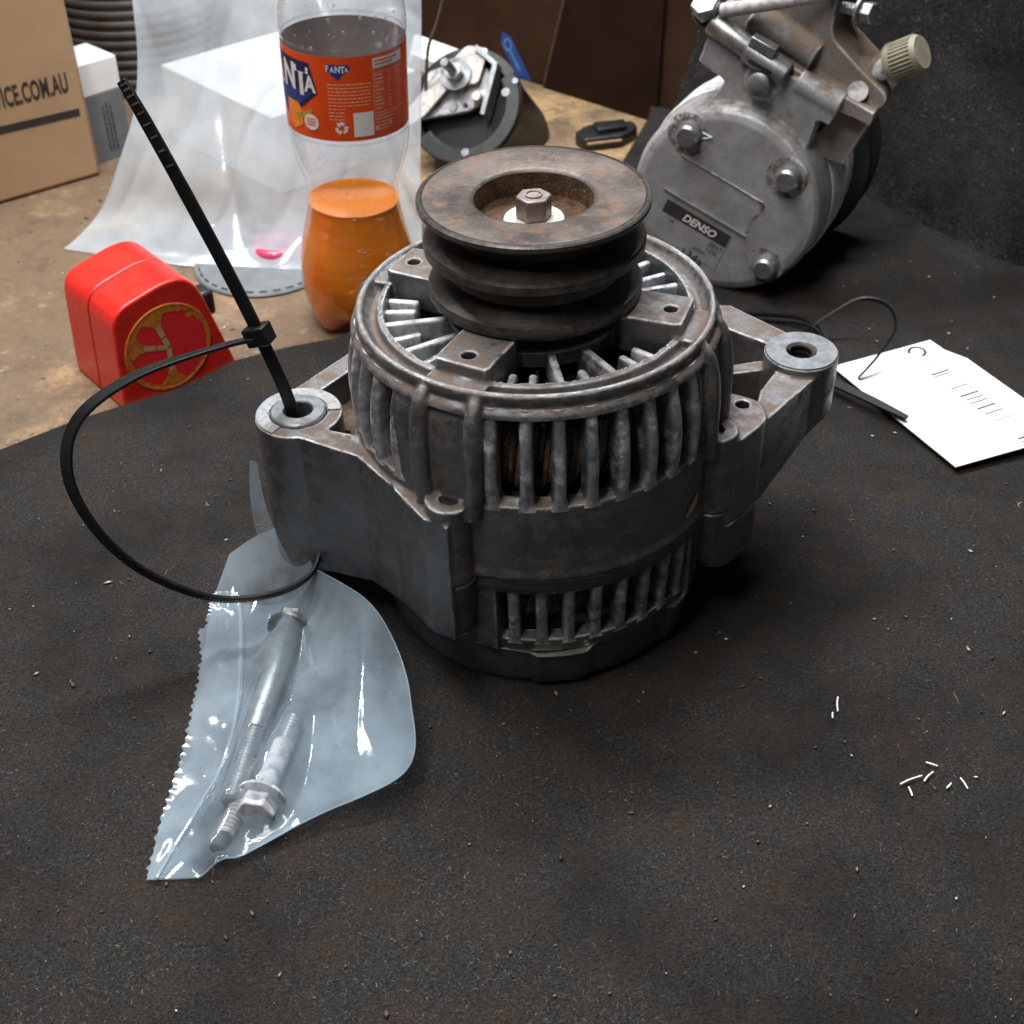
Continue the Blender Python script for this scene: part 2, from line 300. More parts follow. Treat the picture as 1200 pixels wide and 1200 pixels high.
    def hole_plate(s, poly, c, r, z0, z1, n=40, mtx=None):
        ins = []; outs = []
        for i in range(n):
            a = 2*math.pi*i/n; d = (math.cos(a), math.sin(a)); best = None
            for j in range(len(poly)):
                x1, y1 = poly[j]; x2, y2 = poly[(j+1) % len(poly)]; ex, ey = x2-x1, y2-y1
                den = d[0]*ey-d[1]*ex
                if abs(den) < 1e-9: continue
                tt = ((x1-c[0])*ey-(y1-c[1])*ex)/den; u = ((x1-c[0])*d[1]-(y1-c[1])*d[0])/den
                if tt > 0 and -1e-6 <= u <= 1+1e-6 and (best is None or tt < best): best = tt
            ins.append((c[0]+d[0]*r, c[1]+d[1]*r)); outs.append((c[0]+d[0]*best, c[1]+d[1]*best))
        vs = []
        for i in range(n): vs += [(*ins[i], z0), (*outs[i], z0), (*outs[i], z1), (*ins[i], z1)]
        if mtx is not None: vs = [mtx @ Vector(p) for p in vs]
        fs = []
        for i in range(n):
            j = (i+1) % n
            for q in range(4): fs.append((i*4+q, i*4+(q+1)%4, j*4+(q+1)%4, j*4+q))
        return s.add(vs, fs)
    def grid(s, P, nu, nv):
        vs = [P(i/(nu-1), j/(nv-1)) for j in range(nv) for i in range(nu)]
        return s.add(vs, [(j*nu+i, j*nu+i+1, (j+1)*nu+i+1, (j+1)*nu+i) for j in range(nv-1) for i in range(nu-1)])
    def mesh(s, name, mats, smooth=35):
        me = bpy.data.meshes.new(name); me.from_pydata([(x*S, y*S, z*S) for x, y, z in s.v], [], s.f)
        for m in (mats if isinstance(mats, list) else [mats]): me.materials.append(M[m])
        if isinstance(mats, list): me.polygons.foreach_set('material_index', s.m)
        bm = bmesh.new(); bm.from_mesh(me); bmesh.ops.recalc_face_normals(bm, faces=bm.faces); bm.to_mesh(me); bm.free()
        if smooth:
            me.polygons.foreach_set('use_smooth', [True]*len(me.polygons)); me.set_sharp_from_angle(angle=R(smooth))
        me.update(); return me
    def build(s, name, mats, parent=None, loc=None, rot=None, smooth=35, bevel=None, seg=2):
        o = bpy.data.objects.new(name, s.mesh(name, mats, smooth)); col.objects.link(o)
        if parent: o.parent = parent
        if loc: o.location = Vector(loc)*S
        if rot: o.rotation_euler = rot
        if bevel: add_bevel(o, bevel, seg)
        return o
def add_bevel(o, w_, seg=2):
    b = o.modifiers.new('bevel', 'BEVEL'); b.width = w_*S; b.segments = seg; b.limit_method = 'ANGLE'; b.angle_limit = R(35); b.harden_normals = False
def remesh(o, vox, smooth=3, fac=0.6):
    m = o.modifiers.new('r', 'REMESH'); m.mode = 'VOXEL'; m.voxel_size = vox*S; m.use_smooth_shade = True
    if smooth:
        q = o.modifiers.new('s', 'SMOOTH'); q.factor = fac; q.iterations = smooth
    dg = bpy.context.evaluated_depsgraph_get(); me = bpy.data.meshes.new_from_object(o.evaluated_get(dg))
    o.modifiers.clear(); old = o.data; me.name = old.name
    if not me.materials: 
        for mm in old.materials: me.materials.append(mm)
    o.data = me; me.polygons.foreach_set('use_smooth', [True]*len(me.polygons)); bpy.data.meshes.remove(old)
    return o
def empty(name, loc=(0, 0, 0), rot=(0, 0, 0)):
    o = bpy.data.objects.new(name, None); col.objects.link(o); o.location = Vector(loc)*S; o.rotation_euler = rot; o.empty_display_size = 0.02; return o
def tag(o, label, cat, group=None):
    o['label'] = label; o['category'] = cat
    if group: o['group'] = group
    return o
def inst(src, parent, loc=(0, 0, 0), rot=(0, 0, 0)):
    c = src.copy(); col.objects.link(c); c.parent = parent; c.location = Vector(loc)*S; c.rotation_euler = rot; return c
def spline(pts, n=12):
    pts = [Vector(p) for p in pts]; out = []
    for i in range(len(pts)-1):
        p0 = pts[max(i-1, 0)]; p1 = pts[i]; p2 = pts[i+1]; p3 = pts[min(i+2, len(pts)-1)]
        for k in range(n):
            t = k/n; out.append(0.5*((2*p1)+(p2-p0)*t+(2*p0-5*p1+4*p2-p3)*t*t+(3*p1-p0-3*p2+p3)*t**3))
    return out+[pts[-1]]
def circ(c, r, n=32, a0=0, a1=360): return [(c[0]+r*math.cos(R(a0+(a1-a0)*i/n)), c[1]+r*math.sin(R(a0+(a1-a0)*i/n))) for i in range(n if a1-a0 == 360 else n+1)]
def ngon_hex(r): return [(r*math.cos(R(60*i)), r*math.sin(R(60*i))) for i in range(6)]
def round_poly(poly, rad, n=6):
    out = []; k = len(poly)
    for i in range(k):
        p = Vector(poly[i]); a = (Vector(poly[i-1])-p); b = (Vector(poly[(i+1) % k])-p); rr = rad[i] if isinstance(rad, list) else rad
        la = min(rr, a.length*0.48); lb = min(rr, b.length*0.48); A = p+a.normalized()*la; B = p+b.normalized()*lb
        for j in range(n+1):
            t = j/n; q = A*(1-t)**2+p*2*t*(1-t)+B*t*t; out.append((q.x, q.y))
    return out
def text_mesh(txt, size, align='LEFT', bold=0.0, sx=1.0, shear=0.0, space=1.0):
    cu = bpy.data.curves.new('txt', 'FONT'); cu.body = txt; cu.size = size; cu.align_x = align; cu.offset = bold*size; cu.shear = shear; cu.space_character = space; cu.resolution_u = 3
    o = bpy.data.objects.new('txt', cu); col.objects.link(o); dg = bpy.context.evaluated_depsgraph_get(); dg.update()
    me = bpy.data.meshes.new_from_object(o.evaluated_get(dg)); vs = [(v.co.x*sx, v.co.y) for v in me.vertices]; fs = [tuple(p.vertices) for p in me.polygons]
    bpy.data.objects.remove(o); bpy.data.curves.remove(cu); bpy.data.meshes.remove(me); return vs, fs
def flat2(mb, vf, fn):
    mb.add([fn(x, y) for x, y in vf[0]], vf[1]); return mb
def pol(th, r, z): return (r*math.sin(R(th)), -r*math.cos(R(th)), z)
BZ = -1.2                     # height of the bare bench, a step below the carpeted board

# ------------------------------------------------------------------ the setting
bench = MB().box((-95, -60, BZ-3), (80, 100, BZ)).build('bench_top', 'chip', smooth=0); bench['kind'] = 'structure'
edge = [(-95, -45), (70, -45), (70, 60), (10, 60), (9.2, 50), (6.4, 41), (0, 33.5), (-4.4, 28), (-7.6, 21.8), (-9.9, 19.2), (-12.6, 18.2), (-15.1, 16.9), (-17.4, 14.3), (-21.8, 11.6), (-24.8, 9.1), (-34, 2), (-95, -36)]
carpet = MB().prism(edge, BZ+0.02, 0).build('carpet', 'carpet', smooth=0, bevel=0.25); carpet['kind'] = 'structure'
wall_base = spline([(11.3, 50.0, 0), (13.5, 46.8, 0), (17.5, 42, 0), (22.6, 34.5, 0), (28.6, 26.4, 0), (40, 20.5, 0), (60, 14, 0)], 10)
mb = MB(); prof = [(2.4, -0.15), (1.2, 0.10), (0.5, 0.45), (0.12, 1.1), (0, 2.2), (-0.6, 10), (-1.4, 20), (-2.2, 34)]
def wallP(i, k):
    p = wall_base[i]; d = (wall_base[min(i+1, len(wall_base)-1)]-wall_base[max(i-1, 0)]).normalized(); nn = Vector((-abs(d.y), -abs(d.x), 0)) if True else None
    wv = 0.25*mnoise.noise(Vector((i*0.35, k*0.7, 3)))
    return (p.x+nn.x*(prof[k][0]+wv), p.y+nn.y*(prof[k][0]+wv), prof[k][1])
nw = len(wall_base)
mb.add([wallP(i, k) for k in range(len(prof)) for i in range(nw)], [(k*nw+i, k*nw+i+1, (k+1)*nw+i+1, (k+1)*nw+i) for k in range(len(prof)-1) for i in range(nw-1)])
wall = mb.build('carpeted_back_wall', 'carpet_wall'); wall['kind'] = 'structure'
q = wall.modifiers.new('t', 'SOLIDIFY'); q.thickness = 0.8*S; q.offset = 1

def inside(px, py, poly):
    r = np.zeros(len(px), bool); n = len(poly)
    for i in range(n):
        x1, y1 = poly[i]; x2, y2 = poly[(i+1) % n]
        c = ((y1 > py) != (y2 > py)); xi = (x2-x1)*(py-y1)/((y2-y1) or 1e-9)+x1; r ^= c & (px < xi)
    return r
def tri_cloud(name, V, F, mat_, parent=None):
    me = bpy.data.meshes.new(name); me.vertices.add(len(V)); me.vertices.foreach_set('co', (V*S).astype(np.float32).ravel())
    nl = F.size; me.loops.add(nl); me.loops.foreach_set('vertex_index', F.astype(np.int32).ravel())
    k = F.shape[1]; me.polygons.add(len(F)); me.polygons.foreach_set('loop_start', np.arange(0, nl, k, dtype=np.int32))
    me.materials.append(M[mat_]); me.update(calc_edges=True); me.validate()
    o = bpy.data.objects.new(name, me); col.objects.link(o)
    if parent: o.parent = parent
    return o
def fibres(base, e1, e2, nn, length, width, lift):
    n = len(base); a = np.random.rand(n)*2*np.pi; d = e1*np.cos(a)[:, None]+e2*np.sin(a)[:, None]; sd = -e1*np.sin(a)[:, None]+e2*np.cos(a)[:, None]
    L = (length*(0.4+np.random.rand(n)))[:, None]; W = (width*(0.6+0.8*np.random.rand(n)))[:, None]; H = (lift*np.random.rand(n))[:, None]; bend = (np.random.randn(n)*0.25)[:, None]*L
    p0 = base; p1 = base+d*L*0.5+sd*bend+nn*H; p2 = base+d*L+nn*H*(0.2+0.8*np.random.rand(n))[:, None]
    V = np.stack([p0-sd*W, p0+sd*W, p1+sd*W, p1-sd*W, p2+sd*W*0.4, p2-sd*W*0.4], 1).reshape(-1, 3)
    i = np.arange(n)[:, None]*6; F = np.concatenate([i+np.array([[0, 1, 2, 3]]), i+np.array([[3, 2, 4, 5]])], 0); return V, F
N = 260000
yy = -21+ (np.random.rand(N)**1.5)*70; xx = (np.random.rand(N)-0.5)*(40+0.9*(yy+21))*1.02+1.5
k = inside(xx, yy, edge); base = np.stack([xx[k], yy[k], np.full(k.sum(), -0.02)], 1)
V, F = fibres(base, np.array([[1., 0, 0]]), np.array([[0, 1., 0]]), np.array([[0, 0, 1.]]), 0.17, 0.010, 0.08)
pile = tri_cloud('carpet_pile', V, F, 'fibre', carpet); pile['kind'] = 'stuff'
# fibres of the wall carpet
seg = np.random.randint(0, nw-2, 45000); kz = np.random.randint(2, len(prof)-1, 45000); kz[np.random.rand(45000) < 0.5] = 5
WP = np.array([[wallP(i, k_) for k_ in range(len(prof))] for i in range(nw)])
u_ = np.random.rand(45000)[:, None]; v_ = np.random.rand(45000)[:, None]
b_ = (WP[seg, kz]*(1-u_)+WP[seg+1, kz]*u_)*(1-v_)+(WP[seg, kz+1]*(1-u_)+WP[seg+1, kz+1]*u_)*v_
dd = WP[seg+1, kz]-WP[seg, kz]; dd /= np.linalg.norm(dd, axis=1)[:, None]; nn_ = np.stack([-np.abs(dd[:, 1]), -np.abs(dd[:, 0]), np.zeros(len(dd))], 1)
V, F = fibres(b_, dd, np.array([[0, 0, 1.]]), nn_, 0.26, 0.014, 0.12)
wp = tri_cloud('carpet_pile', V, F, 'fibre_wall', wall); wp['kind'] = 'stuff'

# ------------------------------------------------------------------ alternator
alt = empty('alternator', (0.45, 0, 0), (0, R(-1.5), 0))
tag(alt, 'dirty cast aluminium alternator with black two-groove pulley standing upright on the carpet', 'alternator')
COLS = (-27, 70, 154, -116)
# front housing: one casting
mb = MB()
mb.lathe([(6.72, 5.72), (6.78, 5.95), (6.70, 6.25), (6.70, 8.4), (6.67, 8.95), (6.2, 9.12), (6.0, 8.9), (6.05, 5.72)], 180, True)
mb.lathe([(6.56, 12.36), (6.50, 12.52), (6.38, 12.64), (6.28, 12.70), (6.34, 12.90), (6.30, 13.08), (6.20, 13.16), (6.08, 13.12), (5.98, 12.88), (5.78, 12.66), (5.62, 12.68), (5.56, 13.00), (5.34, 13.04), (5.24, 12.2), (5.4, 12.05), (6.0, 12.15)], 180, True)
for th in COLS:
    m = Matrix.Rotation(R(th), 4, 'Z')
    mb.lathe([(6.62, 8.5), (6.64, 11.0), (6.52, 11.9), (6.3, 12.5), (5.7, 12.5), (5.7, 8.5)], 20, True, a0=R(th-13.5), a1=R(th+13.5))
    for sx in (-1, 1):
        pth = spline([(sx*0.92, -5.95, 12.80), (sx*0.94, -6.22, 12.66), (sx*0.98, -6.50, 12.1), (sx*1.0, -6.66, 11.0), (sx*0.98, -6.68, 9.6), (sx*0.86, -6.70, 8.4)], 5)
        mb.tube([m @ p for p in pth], [0.27+0.06*min(1, i/12) for i in range(len(pth))], 14)
    # through-bolt lug
    mb.cyl(m @ Vector((0, -6.75, 5.72)), m @ Vector((0, -6.75, 7.6)), 0.85, 0.82, 24)
    mb.hole_plate(circ((0, -6.72), 0.82, 24), (0, -6.66), 0.36, 7.4, 8.95, 32, m)
    # retainer pad with screw hole
    mb.hole_plate([(-0.98, -3.0), (0.98, -3.0), (0.98, -5.45), (-0.98, -5.45)], (0, -4.85), 0.24, 12.15, 13.50, 32, m)
    mb.prism([(-1.05, -5.35), (1.05, -5.35), (1.12, -6.2), (-1.12, -6.2)], 12.4, 13.02, m)
# solid wall behind the windows
for a0, a1 in ((-47, -37), (-110, -100), (78, 128), (128, 146), (162, 240)):
    mb.lathe([(6.66, 8.6), (6.74, 10.8), (6.68, 11.8), (6.5, 12.4), (6.0, 12.4), (6.0, 8.6)], 40, True, a0=R(a0), a1=R(a1))
# hub under the pulley
mb.lathe([(1.2, 12.2), (3.15, 12.2), (3.15, 12.8), (1.2, 12.8)], 72, True)
# pivot boss, its front wall, back arm and pocket floor
bc = (-8.85, -0.35)
mb.hole_plate(circ(bc, 1.62, 48), bc, 1.05, 2.2, 8.7, 48)
mb.prism([(-9.6, -1.75), (-8.6, -1.98), (-6.4, -3.15), (-5.2, -4.5), (-4.0, -6.3), (-3.0, -5.6), (-4.2, -3.4), (-6.0, -2.0), (-8.2, -1.2)], lambda p: 2.2+max(0, p[0]+9.6)*0.16, lambda p: 8.7-max(0, (p[0]+6.2))*0.22)
mb.prism([(-9.8, 0.9), (-9.2, 1.3), (-7.0, 4.3), (-4.8, 5.6), (-4.4, 5.0), (-6.4, 3.6), (-8.6, 0.6)], 4.4, 8.7)
mb.prism([(-9.2, 0.5), (-7.0, 4.2), (-5.0, 4.6), (-5.4, -3.0), (-8.6, -1.4)], 4.2, 7.3)
mb.prism([(-5.2, -3.8), (-5.0, -4.9), (-3.9, -6.5), (-3.1, -6.95), (-2.4, -6.0), (-3.4, -4.6)], lambda p: 3.2, lambda p: 8.55-0.05*(p[0]+5.2))
# threaded ear on the other side
lc = (10.25, 2.75)
mb.hole_plate(circ(lc, 1.42, 48), lc, 0.55, 6.6, 8.95, 48)
mb.cyl((lc[0], lc[1], 5.9), (lc[0], lc[1], 6.7), 0.8, 1.35)
mb.prism([(9.3, 3.8), (10.6, 4.1), (8.1, 7.0), (5.6, 7.3), (5.2, 5.2), (7.2, 5.6)], 5.6, 8.6)
mb.prism([(11.4, 1.9), (10.5, 1.25), (8.35, -1.3), (7.9, -1.0), (8.35, 0.55), (9.2, 2.0)], lambda p: 4.6+max(0, p[0]-8.0)*0.55, 8.62)
mb.prism([(9.2, 2.7), (7.0, 2.3), (7.0, 2.9), (9.2, 3.4)], 6.0, 8.2)
mb.prism([(9.2, 4.4), (9.4, 1.6), (6.2, -0.5), (6.0, 6.0)], 5.6, 6.6)
blk = round_poly([(6.1, -2.9), (7.0, -2.95), (8.35, -1.45), (8.2, -0.2), (6.4, 0.8)], [0.3, 0.5, 0.45, 0.4, 0.2], 4)
mb.hole_plate(blk, (7.55, -0.45), 0.26, 7.4, 8.72, 48)
mb.prism(blk, 5.0, 7.5)
fh = remesh(mb.build('front_housing', 'alu', alt), 0.055, 4)
# stamped worn patch and dirt in the pockets
MB().prism([(-8.9, 0.9), (-7.0, 3.9), (-5.6, 4.2), (-6.0, -1.6), (-7.2, -1.2), (-7.1, 0.2)], 7.25, 7.42).build('packed_dirt', 'dirt_floor', fh)
MB().prism([(8.9, 3.0), (8.0, 5.5), (6.6, 6.0), (6.6, 0.2), (8.4, 1.4)], 6.58, 6.72).build('packed_dirt', 'dirt_floor', fh)
# steel sleeve pressed in the pivot boss
mb = MB(); mb.lathe([(1.03, 8.0), (1.03, 8.80), (0.98, 8.85), (0.58, 8.85), (0.54, 8.80), (0.54, 3)], 48); mb.f = mb.f[:-2]
mb.build('boss_sleeve', 'zinc', alt, (bc[0], bc[1], 0))
mb = MB(); mb.lathe([(1.58, 8.70), (1.56, 8.76), (1.10, 8.76), (1.08, 8.70)], 60, True, a0=R(95), a1=R(330)); mb.build('worn_ring', 'machined', alt, (bc[0], bc[1], 0))
mb = MB(); mb.lathe([(1.40, 8.90), (1.36, 8.99), (0.60, 8.99), (0.56, 8.92)], 60, True); mb.build('ear_face', 'zinc', alt, (lc[0], lc[1], 0))
mb = MB(); mb.tube([(0.50*math.cos(a), 0.50*math.sin(a), 6.9+a/6.283*0.24) for a in np.linspace(0, 6.283*8.5, 200)], 0.10, 6); mb.build('screw_thread', 'dark_iron', alt, (lc[0], lc[1], 0))
# side cooling fins: one shared mesh
def fin_mesh(name, z0, z1, r_low, r_top, wid, depth, mat_, bow):
    mb = MB(); vs = []; n = 22; prof = [(0, 1), (0.7, 0.86), (1, 0.4), (1, -0.6), (0.8, -1), (-0.8, -1), (-1, -0.6), (-1, 0.4), (-0.7, 0.86)]
    for i in range(n+1):
        t = i/n; z = z0+(z1-z0)*t; rr = r_low+(r_top-r_low)*t+bow*math.sin(math.pi*t)
        e = min(t, 1-t)*(z1-z0); fl = 1+1.1*max(0, 1-e/0.45)**2
        for (a, b) in prof: vs.append((a*wid/2*fl, -(rr-depth/2+b*depth/2), z))
    k = len(prof); fs = [(i*k+j, i*k+(j+1)%k, (i+1)*k+(j+1)%k, (i+1)*k+j) for i in range(n) for j in range(k)]+[tuple(range(k)), tuple(range((n+1)*k-1, n*k-1, -1))]
    return mb.add(vs, fs).mesh(name, mat_, 60)
fm = fin_mesh('cooling_fin', 8.80, 12.66, 6.72, 6.40, 0.46, 0.85, 'alu', 0.24)
for th in [-13.2+9.5*i for i in range(9)][1:8]+[-103+9.3*i for i in range(1, 6)]:
    o = bpy.data.objects.new('cooling_fin', fm); col.objects.link(o); o.parent = fh; o.rotation_euler = (0, 0, R(th))
# side posts that close the window ends
for th in (-14, 62.8, -103, -46): 
    o = bpy.data.objects.new('cooling_fin', fm); col.objects.link(o); o.parent = fh; o.rotation_euler = (0, 0, R(th))
# top radial fins
def capsule_fin(name, r0, r1, wd, z0, z1):
    poly = [(wd/2*math.cos(a), -r0+ -0+wd/2*math.sin(a)) for a in np.linspace(0, math.pi, 8)]+[(-wd/2, -r1), (wd/2, -r1)]
    mb = MB(); vs = []
    for z, sc_ in ((z0, 1.25), (z1-0.12, 1.0), (z1-0.03, 0.82), (z1, 0.45)): vs += [(x*sc_, y if y < -r0 else -r0+(y+r0)*sc_, z) for x, y in poly]
    k = len(poly); fs = [(i*k+j, i*k+(j+1)%k, (i+1)*k+(j+1)%k, (i+1)*k+j) for i in range(3) for j in range(k)]+[tuple(range(k)), tuple(range(4*k-1, 3*k-1, -1))]
    return mb.add(vs, fs).mesh(name, 'alu', 60)
short = capsule_fin('radial_fin', 4.35, 5.42, 0.30, 11.9, 12.66); long_ = capsule_fin('radial_fin', 3.0, 5.42, 0.30, 11.9, 12.72)
for base_ in COLS:
    for i, dth in enumerate((17, 26, 37, 48, 59, 70, 79)):
        o = bpy.data.objects.new('radial_fin', long_ if i in (2, 4) else short); col.objects.link(o); o.parent = fh; o.rotation_euler = (0, 0, R(base_+dth*0.97))
# rear housing
mb = MB()
mb.lathe([(6.55, 5.0), (6.62, 5.3), (6.60, 5.66), (6.1, 5.66), (6.0, 5.0)], 160, True)
mb.lathe([(6.35, 2.0), (6.38, 2.6), (5.9, 2.75), (5.8, 2.0)], 160, True)
for th in COLS:
    m = Matrix.Rotation(R(th), 4, 'Z')
    mb.prism([(-1.5, -5.8), (1.5, -5.8), (1.45, -6.45), (-1.45, -6.45)], 2.2, 5.5, m)
    mb.cyl(m @ Vector((0, -6.7, 5.66)), m @ Vector((0, -6.6, 3.3)), 0.84, 0.72, 24)
    mb.cyl(m @ Vector((0, -6.6, 3.3)), m @ Vector((0, -6.45, 2.9)), 0.72, 0.45, 24)
for a0, a1 in ((-110, -40), (78, 150), (160, 238)): mb.lathe([(6.42, 2.2), (6.5, 5.4), (6.0, 5.4), (6.0, 2.2)], 40, True, a0=R(a0), a1=R(a1))
mb.prism(blk, 2.9, 4.95)
mb.prism([(-9.3, -1.6), (-6.0, -2.6), (-4.2, -4.6), (-4.0, -3.4), (-6.0, -1.6)], lambda p: 2.5+max(0, p[0]+9.3)*0.15, 3.6)
rh = remesh(mb.build('rear_housing', 'alu_dark', alt), 0.065, 4)
fm2 = fin_mesh('cooling_fin', 2.4, 5.2, 6.40, 6.57, 0.44, 0.6, 'alu_dark', 0.0)
for th in [-9+9.0*i for i in range(9)]:
    o = bpy.data.objects.new('cooling_fin', fm2); col.objects.link(o); o.parent = rh; o.rotation_euler = (0, 0, R(th))
# tin rear cover with a stepped rim
def cov_top(th):
    a = math.degrees(th)
    while a > 180: a -= 360
    pts = [(-180, 2.3), (-60, 2.3), (-8, 2.0), (-2, 1.88), (15.5, 1.88), (17.5, 2.02), (19, 2.22), (24, 2.26), (46, 2.3), (49, 2.12), (50.5, 1.98), (56, 1.98), (61, 2.25), (66, 2.35), (180, 2.3)]
    for (x0, y0), (x1, y1) in zip(pts, pts[1:]):
        if x0 <= a <= x1: return y0+(y1-y0)*(a-x0)/(x1-x0)
    return 2.3
def cov_r(r, z, a):
    d = math.degrees(a); d = d-360 if d > 180 else d; bulge = 0.0
    for lo, hi in ((-4, 17), (48, 62)):
        bulge = max(bulge, 0.16*max(0, min(1, (d-lo)/2.5))*max(0, min(1, (hi-d)/2.5)))
    if z > 1.5: z = cov_top(a)+(z-2.0)
    return (r+bulge*(1 if r > 5 else 0), z)
MB().lathe([(0, 0.02), (5.5, 0.02), (5.95, 0.12), (6.12, 0.45), (6.28, 1.9), (6.30, 1.98)], 240, rf=cov_r).build('rear_cover', 'tin', alt)
MB().lathe([(6.30, 1.93), (6.36, 1.98), (6.36, 2.03), (6.22, 2.04), (6.18, 1.98)], 240, True, rf=cov_r).build('cover_rim', 'tin_edge', alt)
# rotor, fan and windings seen through the openings
MB().lathe([(0, 2.2), (4.6, 2.2), (4.6, 11.5), (0, 11.5)], 64).build('rotor', 'dark_iron', alt)
MB().lathe([(5.2, 4.8), (6.08, 4.8), (6.08, 8.8), (5.2, 8.8)], 96, True).build('stator_core', 'dark_iron', alt)
mb = MB()
for k in range(14): mb.box((-0.06, -4.4, 11.5), (0.06, -2.4, 12.05), Matrix.Rotation(R(k*25.7), 4, 'Z') @ Matrix.Rotation(R(20), 4, 'X') @ Matrix.Translation((0, 0, -3.0)) if False else Matrix.Rotation(R(k*25.7+8*math.sin(k)), 4, 'Z'))
mb.build('fan', 'dark_iron', alt)
for z0, sg in ((10.3, 1), (3.9, -1)):
    mb = MB()
    for s0 in range(3):
        pts = []
        for i in range(54*10):
            a = 2*math.pi*i/(54*10); b = a*54+s0*2.1
            rr = 5.50+0.30*math.cos(b)+0.06*math.sin(7*a+s0); pts.append((rr*math.sin(a), -rr*math.cos(a), z0+(1.1 if sg > 0 else 0.75)*math.sin(b)+0.15*math.sin(11*a+2*s0)))
        mb.tube(pts, 0.115, 5, False)
    mb.build('winding', 'winding', alt)
# pulley
pul = MB().lathe([(1.0, 13.2), (2.4, 13.35), (3.45, 13.46), (3.62, 13.52), (3.70, 13.62), (3.72, 13.86), (3.66, 13.98), (3.5, 14.04), (3.0, 14.45), (2.98, 14.75), (3.45, 15.10), (3.70, 15.18), (3.78, 15.27), (3.79, 15.55), (3.73, 15.64), (3.5, 15.72), (3.05, 16.10), (3.05, 16.35), (3.6, 16.66), (3.84, 16.74), (3.92, 16.84), (3.92, 16.98), (3.86, 17.03), (3.70, 17.04)], 128)
pul.f = pul.f[:-2]
pl = pul.build('pulley', 'pulley', alt)
MB().lathe([(3.74, 17.035), (3.60, 17.05), (3.3, 17.02), (2.2, 16.98), (2.06, 16.93), (2.0, 16.85)], 128).add([], []).build('pulley_face', 'pulley_face', pl) if False else None
mb = MB(); mb.lathe([(3.74, 17.035), (3.60, 17.05), (3.3, 17.02), (2.2, 16.98), (2.06, 16.93), (2.0, 16.85)], 128); mb.f = mb.f[:-2]; mb.build('pulley_face', 'pulley_face', pl)
mb = MB(); mb.lathe([(2.01, 16.87), (1.97, 16.5), (1.95, 16.1), (1.8, 15.95), (0.6, 15.92)], 128); mb.f = mb.f[:-2]; mb.build('pulley_recess', 'rust', pl)
MB().lathe([(0, 15.95), (1.02, 15.95), (1.04, 16.08), (1.0, 16.16), (0.4, 16.19), (0, 16.19)], 64).build('washer', 'washer', alt)
nt = MB().prism(ngon_hex(0.62), 16.19, 16.95).build('pulley_nut', 'steel', alt, (0, 0, 0), (0, 0, R(8)), bevel=0.06)
MB().lathe([(0, 16.9), (0.2, 16.9), (0.25, 17.0), (0.3, 17.0), (0.30, 16.7)], 32).build('shaft_end', 'steel', nt)
# chipped bare patch on the skirt
mb = MB(); n_ = 10
for row in range(2): pass
pp = [(50, 6.55), (52.5, 6.85), (55.8, 7.15), (57.2, 7.2), (56.8, 6.75), (54.5, 6.5), (51.5, 6.42)]
mb.add([pol(a, 6.735, z) for a, z in pp], [tuple(range(len(pp)))]); mb.build('bare_patch', 'tan_print', fh)

# ------------------------------------------------------------------ cable tie through the pivot boss
tie = empty('cable_tie', (-8.8, -0.35, 8.0)); tag(tie, 'long black cable tie looped up out of the alternator boss', 'cable tie')
o0 = Vector((-8.8, -0.35, 8.0))
def rel(pts, o=o0): return [Vector(p)-o for p in pts]
tail = spline([(-8.72, -0.45, 5.5), (-8.85, -0.38, 8.6), (-9.68, -0.25, 11.7), (-10.7, 0.25, 14.3), (-11.9, 0.8, 17.1), (-12.9, 1.35, 19.2), (-13.45, 1.7, 20.15)], 10)
wl = [0.52]*40+[0.50-0.02*i/10 for i in range(10)]+[0.46-0.1*(i/10) for i in range(11)]
MB().strap(rel(tail), (1, -0.35, 0.35), wl, 0.14).build('tail', 'nylon', tie, bevel=0.03)
mb = MB()
for i in range(9):
    p = tail[42+i*2 if 42+i*2 < len(tail) else -1]-o0; d = (tail[43]-tail[41]).normalized(); wd = Vector((1, -0.35, 0.35)); wd = (wd-d*wd.dot(d)).normalized(); nn = d.cross(wd)
    if nn.y > 0: nn = -nn
    c = p+nn*0.075+wd*0.06
    mb.add([c-wd*0.14-d*0.03, c+wd*0.14-d*0.03, c+wd*0.14+d*0.03, c-wd*0.14+d*0.03, c-wd*0.14-d*0.03+nn*0.03, c+wd*0.14-d*0.03+nn*0.03, c+wd*0.14+d*0.03+nn*0.03, c-wd*0.14+d*0.03+nn*0.03], [(0,1,2,3),(4,5,6,7),(0,1,5,4),(1,2,6,5),(2,3,7,6),(3,0,4,7)])
mb.build('tail_teeth', 'zinc', tie)
hp = Vector((-9.7, -0.25, 11.75))-o0; d = (tail[21]-tail[19]).normalized(); wd = Vector((1, -0.35, 0.35)); wd = (wd-d*wd.dot(d)).normalized(); nn = d.cross(wd)
mtx = Matrix((( *[wd.x, nn.x, d.x], hp.x), (*[wd.y, nn.y, d.y], hp.y), (*[wd.z, nn.z, d.z], hp.z), (0, 0, 0, 1)))
MB().box((-0.46, -0.34, -0.36), (0.46, 0.34, 0.36), mtx).build('head', 'nylon', tie, bevel=0.07)
loop = spline([(-9.95, -0.35, 11.62), (-11.1, -0.9, 11.6), (-13.76, -2.0, 11.16), (-15.75, -3.0, 10.05), (-16.3, -3.8, 8.3), (-15.6, -4.4, 6.25), (-14.15, -4.5, 4.25), (-12.0, -4.1, 2.6), (-9.9, -3.6, 2.3), (-8.5, -2.6, 2.45), (-8.2, -1.5, 3.2), (-8.5, -0.8, 4.6), (-8.7, -0.5, 6.0)], 10)
